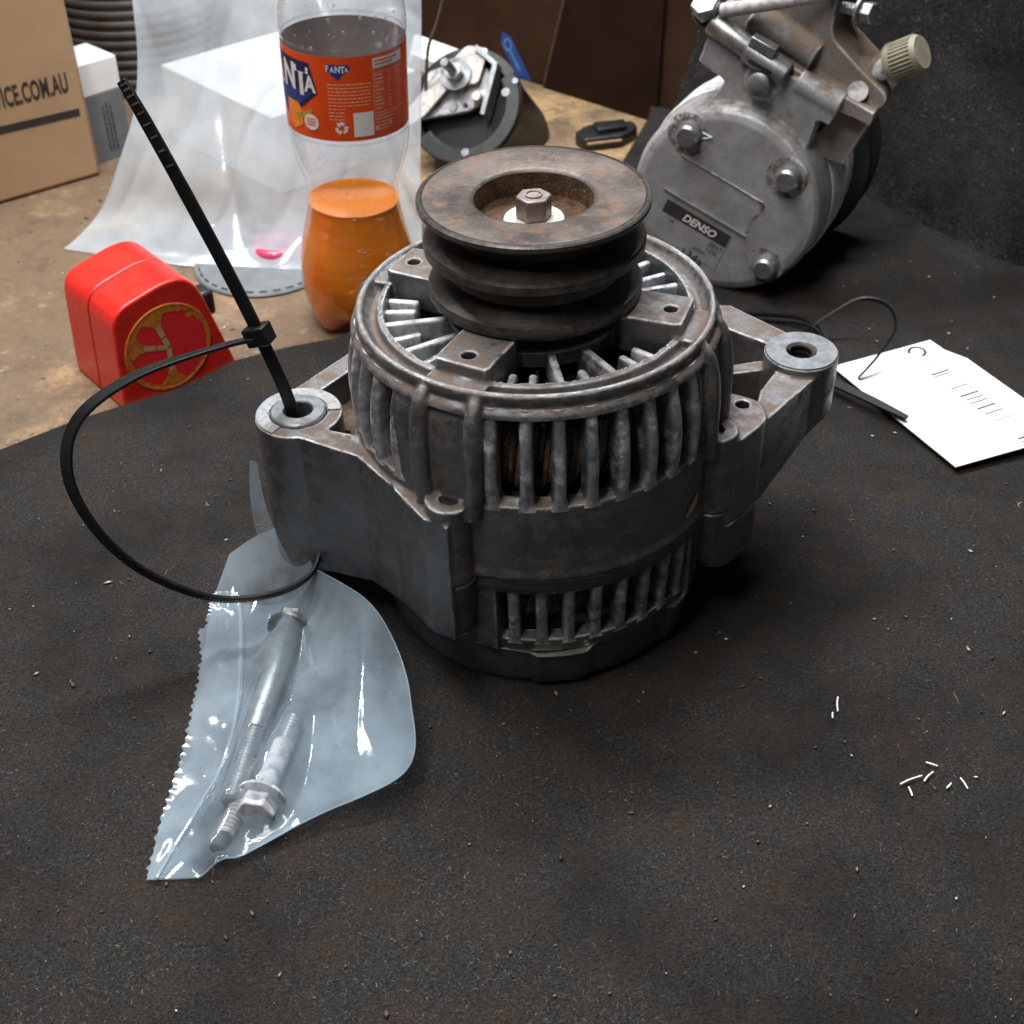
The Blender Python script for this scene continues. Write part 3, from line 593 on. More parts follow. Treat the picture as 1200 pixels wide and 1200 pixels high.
nrm = (Vector((-16.3, -3.8, 8.3))-Vector((-9.7, -0.3, 11.7))).cross(Vector((-9.9, -3.6, 2.3))-Vector((-9.7, -0.3, 11.7))).normalized()
ctr = Vector((-11.8, -2.4, 6.8)); wds = []
for i, p in enumerate(loop):
    tw = max(0.0, min(1.0, (i-12)/25))*0.85*max(0.0, min(1, (105-i)/20))
    wds.append(nrm*1.0+(ctr-p).normalized()*tw)
MB().strap(rel(loop), wds, 0.52, 0.14).build('loop', 'nylon', tie, bevel=0.03)
mb = MB()
for i in range(54*2, 83*2):
    j = i/2; a = loop[int(j)].lerp(loop[min(int(j)+1, len(loop)-1)], j % 1)-o0; d = (loop[int(j)+1]-loop[int(j)]).normalized()
    wd = wds[int(j)]; wd = (wd-d*wd.dot(d)).normalized(); nn = d.cross(wd)
    for sg in (1, -1):
        c = a+nn*0.08*sg; mb.add([c-wd*0.15-d*0.035, c+wd*0.15-d*0.035, c+wd*0.15+d*0.035, c-wd*0.15+d*0.035]+[c-wd*0.15+nn*0.04*sg, c+wd*0.15+nn*0.04*sg], [(0, 1, 5, 4), (3, 2, 5, 4), (0, 3, 4), (1, 2, 5)])
mb.build('loop_teeth', 'nylon', tie)

# ------------------------------------------------------------------ clear bag with two bolts
bag = empty('parts_bag', (-9, -8, 0)); tag(bag, 'small clear plastic bag holding two bolts, lying in front of the alternator boss', 'plastic bag')
Lp = spline([(-12.54, -14.85, 0.12), (-12.55, -12.4, 0.25), (-12.4, -9.8, 0.35), (-12.45, -7.2, 0.45), (-12.6, -4.8, 0.45), (-12.75, -2.6, 0.6), (-12.6, -1.6, 0.9)], 8)
Rp = spline([(-10.85, -14.8, 0.12), (-7.4, -12.75, 0.6), (-4.30, -11.3, 1.3), (-4.25, -9.0, 2.3), (-4.95, -6.6, 2.7), (-6.2, -4.3, 2.7), (-8.4, -2.3, 2.5)], 8)
def lerp_path(P, t):
    x = t*(len(P)-1); i = min(int(x), len(P)-2); return P[i].lerp(P[i+1], x-i)
def seg_d(p, a, b):
    ax, ay = a; bx, by = b; t = max(0, min(1, ((p[0]-ax)*(bx-ax)+(p[1]-ay)*(by-ay))/((bx-ax)**2+(by-ay)**2))); return math.hypot(p[0]-ax-t*(bx-ax), p[1]-ay-t*(by-ay))
B1 = ((-9.35, -3.9), (-10.2, -12.3)); B2 = ((-8.55, -8.3), (-9.15, -12.1))
def ridge(x, y, seed):
    n = mnoise.noise(Vector((x, y, seed))); return max(0.0, 1-abs(n)*5.0)**2
def bag_top(u, v):
    a = lerp_path(Lp, v); b = lerp_path(Rp, v); p = a.lerp(b, u)
    z = p.z*(u**1.6)+a.z*(1-u)*0.7
    h = 1.35*math.exp(-(seg_d((p.x, p.y), *B1)/0.75)**2); h2 = 1.75*math.exp(-(seg_d((p.x, p.y), *B2)/0.8)**2)*(1-0.45*max(0, min(1, (p.y+11)/3)))
    sw = max(0, min(1, u/0.24))
    z = max(z, (max(h, h2)+0.2)*sw)
    edge_ = min(u, 1-u)*8; edge_ = min(1, edge_)
    z += (0.07*mnoise.noise(Vector((p.x*0.5, p.y*0.5, 1)))+0.035*mnoise.noise(Vector((p.x*2.3, p.y*1.1, 5)))*(1-u))*(0.4+0.6*edge_)
    h3 = 0.95*math.exp(-(seg_d((p.x, p.y), (-9.9, -12.0), (-10.4, -14.0))/0.5)**2); z = max(z, (h3+0.15)*sw)
    z += 0.09*ridge(p.x*0.40+p.y*0.06, p.y*0.07-p.x*0.1, 3)*min(1, edge_+0.2)+0.03*ridge(p.x*0.9-p.y*0.12, p.y*0.2, 6)*(1-u)
    if u < 0.24: z += 0.22*mnoise.noise(Vector((p.y*0.75+p.x*0.3, p.x*0.3, 9)))*math.sin(math.pi*u/0.24)
    return Vector((p.x-(-9), p.y-(-8), max(0.14, z)))
nu, nv = 130, 170
mb = MB(); mb.grid(lambda u, v: bag_top(0.2+0.8*u, v), nu, nv); mb.build('front_film', 'bagfilm', bag, smooth=60)
mb = MB()
def bag_bot(u, v):
    p = bag_top(u, v); e = u**3; return Vector((p.x, p.y, max(0.09, 0.12+(p.z-0.16)*e)))
mb.grid(bag_bot, 40, 60); mb.build('back_film', 'bagfilm', bag, smooth=60)
def seal(u, v):
    p = bag_top(0.215*u, v)
    if u < 0.02: p.x += 0.045*math.sin(v*260)+0.09*mnoise.noise(Vector((v*38, 0, 0)))-0.28*max(0, 1-abs(v-0.76)*9)*(v < 0.76)
    p.z += 0.03; return p
mb = MB(); mb.grid(seal, 12, 260); mb.build('zip_seam', 'bagseal', bag, smooth=60)
mb = MB(); mb.tube([bag_top(0.2, v)+Vector((0, 0, 0.05)) for v in np.linspace(0, 1, 60)], 0.06, 6); mb.build('zip_ridge', 'bagseal', bag)
mb = MB(); mb.tube([bag_top(1, v) for v in np.linspace(0, 1, 80)], 0.03, 6); mb.build('welded_edge', 'bagseal', bag)
# opened mouth of the bag, lifted by the tie and tucked behind the boss
def flap(u, v):
    a = bag_top(u, 1)+Vector((-9, -8, 0)); b = Vector((-12.2, -0.2, 1.4)).lerp(Vector((-9.4, -0.4, 3.2)), u)
    p = a.lerp(b, v); p.z += 0.25*math.sin(math.pi*u)*v; return p-Vector((-9, -8, 0))
MB().grid(flap, 20, 10).build('mouth_flap', 'bagfilm', bag, smooth=60)
def flap2(u, v):
    a = Vector((-10.3, -1.9, 2.2)).lerp(Vector((-10.75, -0.2, 6.2)), v); b = Vector((-9.2, -2.3, 2.6)).lerp(Vector((-10.45, -0.3, 6.1)), v)
    p = a.lerp(b, u); p.x -= 0.25*math.sin(math.pi*v); return p-Vector((-9, -8, 0))
MB().grid(flap2, 6, 16).build('mouth_flap', 'bagfilm', bag, smooth=60)
# the bolts
def thread(mb, p0, p1, r, pitch=0.16):
    p0 = Vector(p0); d = Vector(p1)-p0; n = int(d.length/pitch); prof = []
    for i in range(n): prof += [(r*0.88, i*pitch), (r, (i+0.5)*pitch)]
    prof.append((r*0.8, n*pitch)); mb.turned(prof, p0, p1, 20)
lb = empty('bolt', (-9.35, -3.9, 0.6)); tag(lb, 'long silver bolt with flanged head inside the clear bag', 'bolt', 'bolts in the bag')
a = Vector((0, 0, 0.1)); b = Vector((-0.85, -8.4, 0)); d = (b-a).normalized()
MB().turned([(0, 0), (0.42, 0), (0.44, 0.1), (0.44, 5.0), (0.40, 5.1)], a, b, 28).build('shank', 'zinc', lb)
mb = MB(); thread(mb, a+d*5.1, b, 0.41); mb.build('thread', 'zinc', lb)
MB().turned([(0, -0.0), (0.85, 0.0), (0.88, -0.12), (0.62, -0.22)], a, a+d, 28).build('flange', 'zinc', lb)
q = (-d).to_track_quat('Z', 'Y').to_matrix().to_4x4(); q.translation = a-d*0.1
MB().prism(ngon_hex(0.66), 0, 0.62, q).build('head', 'zinc', lb, bevel=0.05)
sb = empty('bolt', (-8.55, -8.3, 0.62)); tag(sb, 'short bolt with big flanged hexagon head facing the viewer in the bag', 'bolt', 'bolts in the bag')
a = Vector((-0.6, -3.7, 0.15)); b = Vector((0, 0, 0.0)); d = (b-a).normalized()
MB().turned([(0, 0), (0.38, 0), (0.38, 2.4), (0.36, 2.45)], a, b, 28).build('shank', 'dusty', sb)
mb = MB(); thread(mb, a+d*2.4, b, 0.37); mb.build('thread', 'zinc', sb)
MB().turned([(0.40, 0.0), (0.86, 0.0), (0.88, -0.14), (0.66, -0.26), (0, -0.26)], a, a+d, 32).build('flange', 'dusty', sb)
q = (-d).to_track_quat('Z', 'Y').to_matrix().to_4x4(); q.translation = a-d*(-0.0)
hd = MB().prism(ngon_hex(0.68), 0.2, 0.82, q).build('head', 'dusty', sb, bevel=0.06)
lt = empty('bolt', (-9.9, -11.9, 0.42)); tag(lt, 'dark threaded stud end in the bottom corner of the clear bag', 'bolt', 'bolts in the bag')
mb = MB(); thread(mb, (0, 0, 0.1), (-0.35, -1.5, 0), 0.33); mb.build('thread', 'dusty', lt)
MB().turned([(0, 0), (0.3, 0), (0.28, 0.5), (0.2, 0.55)], (-0.35, -1.5, 0), (-0.47, -2.0, 0), 20).build('tip', 'dark_iron', lt)

# ------------------------------------------------------------------ tag and its cable tie on the right
tg = empty('paper_tag', (19, 12, 0)); tag(tg, 'white paper tag with faint barcode lying on the carpet at right', 'tag')
to = Vector((19, 12, 0))
tp = [(15.6, 15.7), (21.1, 18.0), (21.6, 17.0), (22.5, 16.15), (25.6, 9.4), (19.5, 7.05)]
def tagz(x, y): return 0.22+0.03*(x-15)
mb = MB(); mb.prism(tp, lambda p: tagz(*p), lambda p: tagz(*p)+0.05); mb.v = [(x-19, y-12, z) for x, y, z in mb.v]; mb.build('card', 'paper', tg, smooth=0)
ax = Vector((3.9, -8.4)).normalized(); ay = Vector((-ax.y, ax.x))
mb = MB(); random.seed(3)
x = 1.6
while x < 8.8:
    wd_ = random.choice((0.06, 0.09, 0.13)); c = Vector((21.0, 17.6))+ax*x
    p0 = c-ay*0.75+ay*0; p1 = c-ay*1.85
    if random.random() < 0.8:
        vs = [p0, p0+ax*wd_, p1+ax*wd_, p1]; mb.add([(p.x-19, p.y-12, tagz(p.x, p.y)+0.058) for p in vs], [(0, 1, 2, 3)])
    x += wd_+random.choice((0.10, 0.16, 0.24, 0.4))
mb.build('barcode', 'ink', tg, smooth=0)
vf = text_mesh('C', 1.35, bold=0.012); mb = MB(); ex = Vector((-0.45, -0.89)); ey = Vector((0.89, -0.45))
def on_tag(x_, y_):
    p = Vector((20.2, 17.0))+ex*(x_-0.45)+ey*(y_-0.45); return (p.x-19, p.y-12, tagz(p.x, p.y)+0.06)
flat2(mb, vf, on_tag).build('letter', 'black_ink', tg, smooth=0)
t2 = empty('cable_tie', (16, 15, 0)); tag(t2, 'thin black cable tie looped through the white tag behind the ear', 'cable tie')
o2 = Vector((16, 15, 0))
pth = spline([(16.6, 14.4, 0.45), (17.6, 15.2, 1.2), (18.7, 16.6, 2.0), (18.6, 18.2, 2.4), (17.4, 19.2, 2.2), (15.8, 19.0, 1.3), (14.8, 18.6, 0.6), (14.2, 17.5, 0.3), (13.6, 15.8, 0.3), (13.4, 14.4, 0.5)], 10)
MB().strap(rel(pth, o2), (0.2, -0.5, 0.8), 0.22, 0.11).build('loop', 'nylon', t2)
tl = [Vector((13.6, 15.2, 0.55)), Vector((14.6, 14.3, 0.6)), Vector((15.6, 13.3, 0.62)), Vector((16.9, 11.95, 0.62)), Vector((18.1, 10.65, 0.60))]
MB().strap(rel(tl, o2), (0.6, 0.7, 0.15), [0.5, 0.5, 0.5, 0.46, 0.3], 0.16).build('tail', 'nylon', t2, bevel=0.03)
MB().box((13.1-16, 14.8-15, 0.2), (13.9-16, 15.6-15, 0.9)).build('head', 'nylon', t2, bevel=0.08)
t3 = empty('black_hose', (13, 22, 0)); tag(t3, 'dark coiled wire in the shade beneath the compressor', 'wire')
o3 = Vector((13, 22, 0))
MB().tube(rel(spline([(11.5, 21.0, 0.3), (13.2, 20.6, 0.5), (14.8, 19.8, 0.7), (15.4, 18.4, 0.5), (14.6, 17.3, 0.3), (13.0, 17.4, 0.3), (11.9, 18.6, 0.3)], 8), o3), 0.17, 8).build('strand', 'rubber', t3)
MB().tube(rel(spline([(11.2, 20.2, 0.3), (12.6, 19.8, 0.6), (14.3, 19.0, 0.9), (15.2, 18.2, 0.9), (15.5, 17.0, 0.5)], 8), o3), 0.11, 8).build('strand', 'rubber', t3)

# ------------------------------------------------------------------ soda bottle
bo = empty('soda_bottle', (-9.2, 23.4, BZ), (0, R(1.0), 0)); tag(bo, 'half empty clear soda bottle with orange label and orange drink', 'bottle')
prof = [(0, 0.55), (1.0, 0.35), (1.9, 0.02), (2.5, 0.1), (2.9, 0.7), (3.04, 1.5), (3.12, 2.5), (3.08, 3.6), (2.94, 4.6), (2.66, 5.7), (2.44, 6.7), (2.36, 7.5), (2.42, 8.2), (2.66, 9.0), (2.92, 9.8), (3.04, 10.6), (3.06, 11.3), (3.02, 11.45), (3.02, 15.55), (3.06, 15.7), (3.10, 16.2), (3.04, 17.0), (2.80, 18.2), (2.40, 19.4), (1.95, 20.6), (1.55, 21.8), (1.30, 22.8), (1.28, 24.6)]
P3 = spline([(r, 0, z) for r, z in prof], 4); prof_s = [(max(0, p.x), p.z) for p in P3]
def petal(r, z, a):
    if z < 2.2 and r > 0.9:
        k = max(0, 1-z/2.2)**1.3*0.5*(1+math.cos(5*a+0.4)); return (r*(1-0.13*k), z+0.75*k*(1 if z < 1.0 else 0.5))
    if 2.5 < z < 9.5: return (r*(1+0.006*math.sin(9*a+z*1.5)+0.004*math.sin(z*9)), z)
    return (r, z)
mb = MB(); mb.lathe(prof_s, 96, rf=petal); mb.build('bottle_wall', 'pet', bo, smooth=60)
lq = [(r*0.988 if r > 0.3 else r, z+0.05) for r, z in prof_s if z < 7.05]; lq += [(lq[-1][0], 7.1), (lq[-1][0]*0.96, 7.06), (0, 7.06)]
MB().lathe(lq, 96, rf=petal).build('soda', 'soda', bo, smooth=60)
LR = 3.065
mb = MB(); mb.lathe([(LR-0.035, 11.45), (LR-0.035, 15.55)], 128); mb.f = mb.f[:-2]; mb.build('label_back', 'label_back', bo, smooth=60)
mb = MB(); mb.lathe([(LR, 11.45), (LR, 15.55)], 128); mb.f = mb.f[:-2]; lab = mb.build('label', 'label', bo, smooth=60)
bc_ = Vector((-9.2, 23.4)); ca = math.degrees(math.atan2(-0.71-bc_.x, -(-39.6-bc_.y)))   # bearing of the printed back panel
def on_label(x, y, off=0.02):
    a = R(ca)+x/LR; return ((LR+off)*math.sin(a), -(LR+off)*math.cos(a), y)
def lab_poly(mb, pts, off):
    # dense polygon wrapped around the label
    out = []
    for i in range(len(pts)):
        a = Vector(pts[i]); b = Vector(pts[(i+1) % len(pts)]); n = max(1, int((b-a).length/0.3))
        out += [tuple(a.lerp(b, k/n)) for k in range(n)]
    xs = [p[0] for p in out]; x0, x1 = min(xs), max(xs); n = max(1, int((x1-x0)/0.25))
    bm = bmesh.new(); bm.faces.new([bm.verts.new((p[0], p[1], 0)) for p in out])
    for k in range(1, n):
        bmesh.ops.bisect_plane(bm, geom=bm.verts[:]+bm.edges[:]+bm.faces[:], plane_co=(x0+(x1-x0)*k/n, 0, 0), plane_no=(1, 0, 0))
    bm.verts.index_update(); mb.add([on_label(v.co.x, v.co.y, off) for v in bm.verts], [tuple(v.index for v in f.verts) for f in bm.faces]); bm.free(); return mb
def rect(x0, y0, x1, y1): return [(x0, y0), (x1, y0), (x1, y1), (x0, y1)]
# front panel emblem, cut by the left edge of view
lab_poly(MB(), [(-5.4, 15.3), (-1.85, 15.15), (-1.45, 13.75), (-2.25, 13.05), (-3.6, 12.2), (-5.2, 13.2)], 0.012).build('emblem_field', 'navy_ink', lab, smooth=0)
lab_poly(MB(), [(-5.2, 13.9), (-1.7, 13.75), (-2.4, 13.2), (-3.6, 12.4), (-5.0, 13.3)], 0.020).build('emblem_field', 'blue_ink', lab, smooth=0)
mb = MB()
for ch, x_, y_, s_ in (('F', -5.55, 14.0, 1.5), ('A', -4.75, 13.75, 1.45), ('N', -3.80, 13.75, 1.75), ('T', -2.80, 13.60, 1.85), ('A', -2.15, 13.78, 1.10)):
    flat2(mb, text_mesh(ch, s_, bold=0.035, sx=0.78), lambda a, b: on_label(a+x_, b+y_, 0.030))
mb.build('lettering', 'white_ink', lab, smooth=0)
lab_poly(MB(), [(-3.6, 13.1), (-2.7, 13.1), (-2.35, 12.6), (-2.5, 12.0), (-3.1, 11.7), (-3.7, 12.0)], 0.026).build('fruit_print', 'orange_ink', lab, smooth=0)
lab_poly(MB(), [(-2.9, 12.5), (-2.1, 12.85), (-1.8, 12.95), (-1.9, 12.7), (-2.3, 12.45), (-2.8, 12.2)], 0.032).build('leaf_print', 'leaf_ink', lab, smooth=0)
lab_poly(MB(), [(-1.93+0.42*math.cos(a), 12.28+0.40*math.sin(a)) for a in np.linspace(0, 2*math.pi, 20)[:-1]], 0.036).build('round_badge', 'white_ink', lab, smooth=0)
mb = MB()
for k in range(3): lab_poly(mb, rect(-2.2, 12.13+0.14*k, -1.68, 12.19+0.14*k), 0.044)
mb.build('badge_print', 'label', lab, smooth=0)
# small emblem
lab_poly(MB(), [(-0.98, 15.20), (0.12, 15.20), (0.20, 14.95), (-0.02, 14.85), (-0.42, 14.45), (-0.82, 14.80)], 0.012).build('emblem_field', 'blue_ink', lab, smooth=0)
mb = MB()
for ch, x_, y_, s_ in (('F', -0.97, 14.88, 0.40), ('A', -0.76, 14.84, 0.38), ('N', -0.53, 14.84, 0.43), ('T', -0.27, 14.82, 0.44), ('A', -0.06, 14.86, 0.30)):
    flat2(mb, text_mesh(ch, s_, bold=0.03, sx=0.78), lambda a, b: on_label(a+x_, b+y_, 0.024))
mb.build('lettering', 'white_ink', lab, smooth=0)
mb = MB(); random.seed(5)
for k in range(11):
    x = -0.95; end = 1.15 if k < 7 else -0.15
    while x < end:
        wl_ = random.uniform(0.08, 0.3); lab_poly(mb, rect(x, 14.22-0.17*k, min(end, x+wl_), 14.27-0.17*k), 0.014); x += wl_+0.05
mb.build('small_print', 'pale_ink', lab, smooth=0)
# recycling arrows
mb = MB()
for k in range(3):
    a0 = 90+120*k
    ring = [(0.20, -34), (0.29, -34), (0.29, 0), (0.29, 30), (0.20, 30)]
    pts = [(-0.38+r_*math.cos(R(a0+a_)), 12.12+r_*math.sin(R(a0+a_))) for r_, a_ in [(0.15, -38), (0.31, -38), (0.33, 0), (0.30, 34), (0.40, 36), (0.22, 62), (0.06, 30), (0.15, 34), (0.17, 0)]]
    lab_poly(mb, pts, 0.014)
mb.build('recycling_mark', 'white_ink', lab, smooth=0)
lab_poly(MB(), rect(0.22, 11.66, 1.22, 12.86), 0.014).build('code_patch', 'white_ink', lab, smooth=0)
lab_poly(MB(), rect(1.30, 14.90, 3.2, 15.38), 0.014).build('table_heading', 'white_ink', lab, smooth=0)
mb = MB()
for k in range(2): lab_poly(mb, rect(1.40, 15.03+0.17*k, 2.5+0.3*k, 15.10+0.17*k), 0.024)
mb.build('heading_print', 'label', lab, smooth=0)
mb = MB(); lab_poly(mb, rect(1.30, 12.7, 1.325, 14.9), 0.014); lab_poly(mb, rect(1.30, 12.70, 3.2, 12.73), 0.015); lab_poly(mb, rect(1.30, 14.66, 3.2, 14.68), 0.015)
for k in range(10):
    lab_poly(mb, rect(1.38, 14.52-0.18*k, 1.62+0.25*random.random(), 14.58-0.18*k), 0.014); lab_poly(mb, rect(2.15, 14.52-0.18*k, 2.3, 14.58-0.18*k), 0.014)
for k in range(5): lab_poly(mb, rect(1.32, 12.55-0.17*k, 2.2+0.6*random.random(), 12.60-0.17*k), 0.014)
lab_poly(mb, rect(1.30, 11.85, 1.48, 12.05), 0.017); lab_poly(mb, [(2.2+0.1*math.cos(a), 12.1+0.12*math.sin(a)) for a in np.linspace(0, 6.28, 9)[:-1]], 0.017)
mb.build('small_print', 'pale_ink', lab, smooth=0)
# drops of condensation, and dabs shaped as glints low on the wall
mb = MB(); random.seed(11)
def drop_or_glint(a, z, r, sx=1.0):
    rr = np.interp(z, [p[1] for p in prof_s[40:]], [p[0] for p in prof_s[40:]]) if z > 9 else np.interp(z, [p[1] for p in prof_s[12:80]], [p[0] for p in prof_s[12:80]])
    c = Vector((rr*math.sin(a), -rr*math.cos(a), z)); nn = Vector((math.sin(a), -math.cos(a), 0)); tt = Vector((math.cos(a), math.sin(a), 0)); vs = []
    for i in range(3):
        ph = i/3*math.pi/2
        for j in range(8): b = 2*math.pi*j/8; vs.append(c+nn*r*0.5*math.sin(ph)+(tt*math.cos(b)*sx+Vector((0, 0, 1))*math.sin(b)*1.2)*r*math.cos(ph))
    vs.append(c+nn*r*0.5); mb.add(vs, [(i*8+j, i*8+(j+1)%8, (i+1)*8+(j+1)%8, (i+1)*8+j) for i in range(2) for j in range(8)]+[(16+j, 16+(j+1)%8, 24) for j in range(8)])
for _ in range(90): drop_or_glint(R(ca)+random.uniform(-1.4, 1.4), random.uniform(15.8, 19.5), random.choice((0.03, 0.04, 0.05, 0.09)))
for _ in range(60): drop_or_glint(R(ca)+random.gauss(0, 0.5), random.uniform(7.1, 11.0), random.choice((0.02, 0.03, 0.04)))
for _ in range(34): drop_or_glint(R(ca)+random.gauss(0.10, 0.17), random.uniform(3.0, 7.4), random.choice((0.035, 0.05)), random.choice((1, 1, 2.6)))  # pale dabs modelled as glints of light in the wall dimples
dr = mb.build('drops_and_glints', 'clear_ring', bo, smooth=80); dr['kind'] = 'stuff'
MB().lathe([(0, 24.2), (1.5, 24.2), (1.5, 25.9), (1.4, 26.1), (0, 26.1)], 48).build('cap', 'orange_ink', bo)

# ------------------------------------------------------------------ tape measure
tm = empty('tape_measure', (-20.25, 13.55, BZ), (0, 0, math.atan2(0.652, 0.758))); tag(tm, 'red plastic tape measure with worn yellow wheel emblem beside the carpet edge', 'tape measure')
poly = round_poly([(0.15, 0), (6.75, 0), (5.1, 5.7), (3.9, 6.35), (0.5, 5.55)], [0.3, 0.3, 1.1, 1.3, 1.0], 8)
mx = Matrix(((1, 0, 0, 0), (0, 0, -1, 0), (0, 1, 0, 0), (0, 0, 0, 1)))     # x, up, depth
def shell(name, y0, y1, mat_, par, grow=0, bev=0.45):
    o = MB().prism([(x+(x-3.3)*grow, y+(y-3)*grow) for x, y in poly], -y1, -y0, mx).build(name, mat_, par, smooth=45); add_bevel(o, bev, 5); return o
shell('front_half', 0, 2.66, 'red_plastic', tm); shell('back_half', 2.70, 5.4, 'red_plastic', tm)
shell('seam', 2.64, 2.72, 'dark_iron', tm, -0.012, 0.01)
wc = (3.05, 2.75)
def disc_face(mb, pts, y): mb.add([(x, y, z) for x, z in pts], [tuple(range(len(pts)))]); return mb
mb = MB(); mb.lathe([(2.36, 0), (2.34, 0.05), (2.25, 0.05), (2.23, 0.0)], 64, True, mtx=Matrix.Translation((wc[0], -0.01, wc[1])) @ Matrix.Rotation(R(90), 4, 'X')); ring = mb.build('emblem_rim', 'yellow_worn', tm)
disc_face(MB(), circ(wc, 2.25, 48), -0.03).build('emblem_disc', 'red_label', tm, smooth=0)
mb = MB()
def arcband(r0, r1, a0, a1, y, n=16): disc_face(mb, [(wc[0]+r0*math.cos(R(a0+(a1-a0)*i/n)), wc[1]+r0*math.sin(R(a0+(a1-a0)*i/n))) for i in range(n+1)]+[(wc[0]+r1*math.cos(R(a1-(a1-a0)*i/n)), wc[1]+r1*math.sin(R(a1-(a1-a0)*i/n))) for i in range(n+1)], y)
for a0, a1, r0 in ((-40, 25, 1.74), (25, 62, 1.66), (62, 106, 1.55), (106, 163, 1.60), (163, 215, 1.66), (215, 268, 1.72), (268, 320, 1.74), (40, 50, 1.40)): arcband(r0+0.38, 2.23, a0, a1, -0.045)
mb.build('emblem_ring', 'yellow_worn', tm, smooth=0)
mb = MB()
for a_, r1 in ((106, 1.95), (163, 1.95), (268, 1.9)):
    d_ = Vector((math.cos(R(a_)), math.sin(R(a_)))); p_ = Vector((-d_.y, d_.x)); c_ = Vector(wc)
    for q0, q1, w0, w1 in ((0.05, 0.62, 0.13, 0.14), (0.68, 1.35, 0.14, 0.15)):
        disc_face(mb, [tuple(c_+d_*q0+p_*w0), tuple(c_+d_*q1+p_*w1), tuple(c_+d_*q1-p_*w1), tuple(c_+d_*q0-p_*w0)], -0.052-0.003*(a_ > 110)-0.003*(a_ > 200))
    mc = MB(); disc_face(mc, [tuple(c_+d_*1.1+p_*0.13), tuple(c_+d_*1.55+p_*0.28), tuple(c_+d_*2.0+p_*0.75), tuple(c_+d_*2.15), tuple(c_+d_*2.0-p_*0.75), tuple(c_+d_*1.55-p_*0.28), tuple(c_+d_*1.1-p_*0.13)], -0.049); mc.build('emblem_wedge', 'yellow_worn', tm, smooth=0)
mb.build('emblem_spokes', 'tan_print', tm, smooth=0)
MB().box((5.6, 1.0, 2.9), (6.5, 2.2, 4.3)).build('lock_button', 'black_plastic', tm, bevel=0.2)

# ------------------------------------------------------------------ kraft box, grey carton, ribbed container
yaw = math.atan2(4.58, 5.49)
kb = empty('cardboard_box', (-28.4, 42.04, BZ), (0, 0, yaw)); tag(kb, 'brown kraft cardboard box printed with a web address', 'box')
MB().box((-32, 0, 0.05), (0, 24, 27)).build('carton', 'kraft', kb, bevel=0.25)
vf = text_mesh('VICE.COM.AU', 1.28, bold=0.03, sx=0.60, space=1.05); xm = max(p[0] for p in vf[0]); mb = MB(); kx = 4.85/xm
flat2(mb, vf, lambda x_, y_: (-5.85+x_*kx, -0.02, 4.8-BZ+y_*1.35)); mb.build('lettering', 'black_ink', kb, smooth=0)
MB().add([(-9, -0.02, 4.5), (-0.62, -0.02, 4.28), (-0.62, -0.02, 4.78), (-9, -0.02, 5.0)], [(0, 1, 2, 3)]).build('printed_bar', 'black_ink', kb, smooth=0)
gb = empty('small_carton', (-27.15, 45.9, BZ), (0, 0, math.atan2(1.6, 1.5))); tag(gb, 'small white and grey carton standing behind the kraft box', 'box')
MB().box((-5, 0, 0), (0, 3.5, 4.6)).build('lower_half', 'grey_card', gb, bevel=0.06)
MB().box((-5, 0, 4.61), (0, 3.5, 6.75)).build('upper_half', 'white_plastic', gb, bevel=0.06)
mb = MB()
for k in range(3):
    y_ = 0.6
    while y_ < 3.7:
        l_ = random.uniform(0.2, 0.5); mb.add([(-1.2-0.28*k, -0.02, y_), (-1.05-0.28*k, -0.02, y_), (-1.05-0.28*k, -0.02, y_+l_), (-1.2-0.28*k, -0.02, y_+l_)], [(0, 1, 2, 3)]); y_ += l_+0.08
mb.build('small_print', 'ink', gb, smooth=0)
mb = MB(); pr = [(0, 0), (6.2, 0)]
for k in range(30): z_ = 0.2+k*0.72; pr += [(6.1, z_), (6.45, z_+0.18), (6.45, z_+0.40), (6.1, z_+0.58)]
pr += [(5.8, 22), (0, 22)]
rb = mb.lathe(pr, 96).build('ribbed_drum', 'ribbed', None, (-30.0, 62, BZ)); tag(rb, 'grey ribbed round drum behind the kraft box', 'drum')

# ------------------------------------------------------------------ big polythene bag and what lies in it
wbx = MB().box((0, 0, 0), (13.0, 12, 5.3)).build('white_box', 'white_plastic', None, (-24.9, 48.2, BZ), (0, 0, R(-46)), bevel=0.12); tag(wbx, 'plain white box inside the big milky polythene bag', 'box')
Lf = spline([(-28.0, 31.2, BZ+0.08), (-26.9, 32.0, -0.4), (-25.6, 33.0, 0.92), (-24.47, 34.0, 3.23), (-23.41, 35.5, 5.81), (-22.95, 36.6, 8.8), (-22.93, 37.5, 11.7), (-23.1, 39.3, 15.5)], 6)
Rf = spline([(-5.9, 28.2, BZ+0.08), (-6.0, 28.8, -0.6), (-6.1, 29.8, 0.9), (-6.15, 31.0, 2.95), (-6.1, 32.6, 5.6), (-6.05, 34.2, 8.3), (-5.95, 36.0, 12.1), (-5.95, 38, 15.8)], 6)
def ridge(x, y, seed):
    n = mnoise.noise(Vector((x, y, seed))); return max(0.0, 1-abs(n)*5.0)**2
def filmP(u, v):
    p = lerp_path(Lf, v).lerp(lerp_path(Rf, v), u); p.y -= 1.2*math.sin(math.pi*u)*(1-0.5*v)
    p.y += (0.45*mnoise.noise(Vector((u*3.2+v*2, v*3.0-u, 2)))+0.18*mnoise.noise(Vector((u*9, v*4, 7))))*min(1, v*3)
    p.y += (0.34*ridge(u*1.6+v*1.1, v*0.9-u*0.5, 4)+0.16*ridge(u*3.5-v*1.2, v*2.2+u, 8))*min(1, v*4)
    p.z += 0.10*mnoise.noise(Vector((u*8, v*8, 1)))*min(1, v*8); return p-Vector((-17, 30, 0))
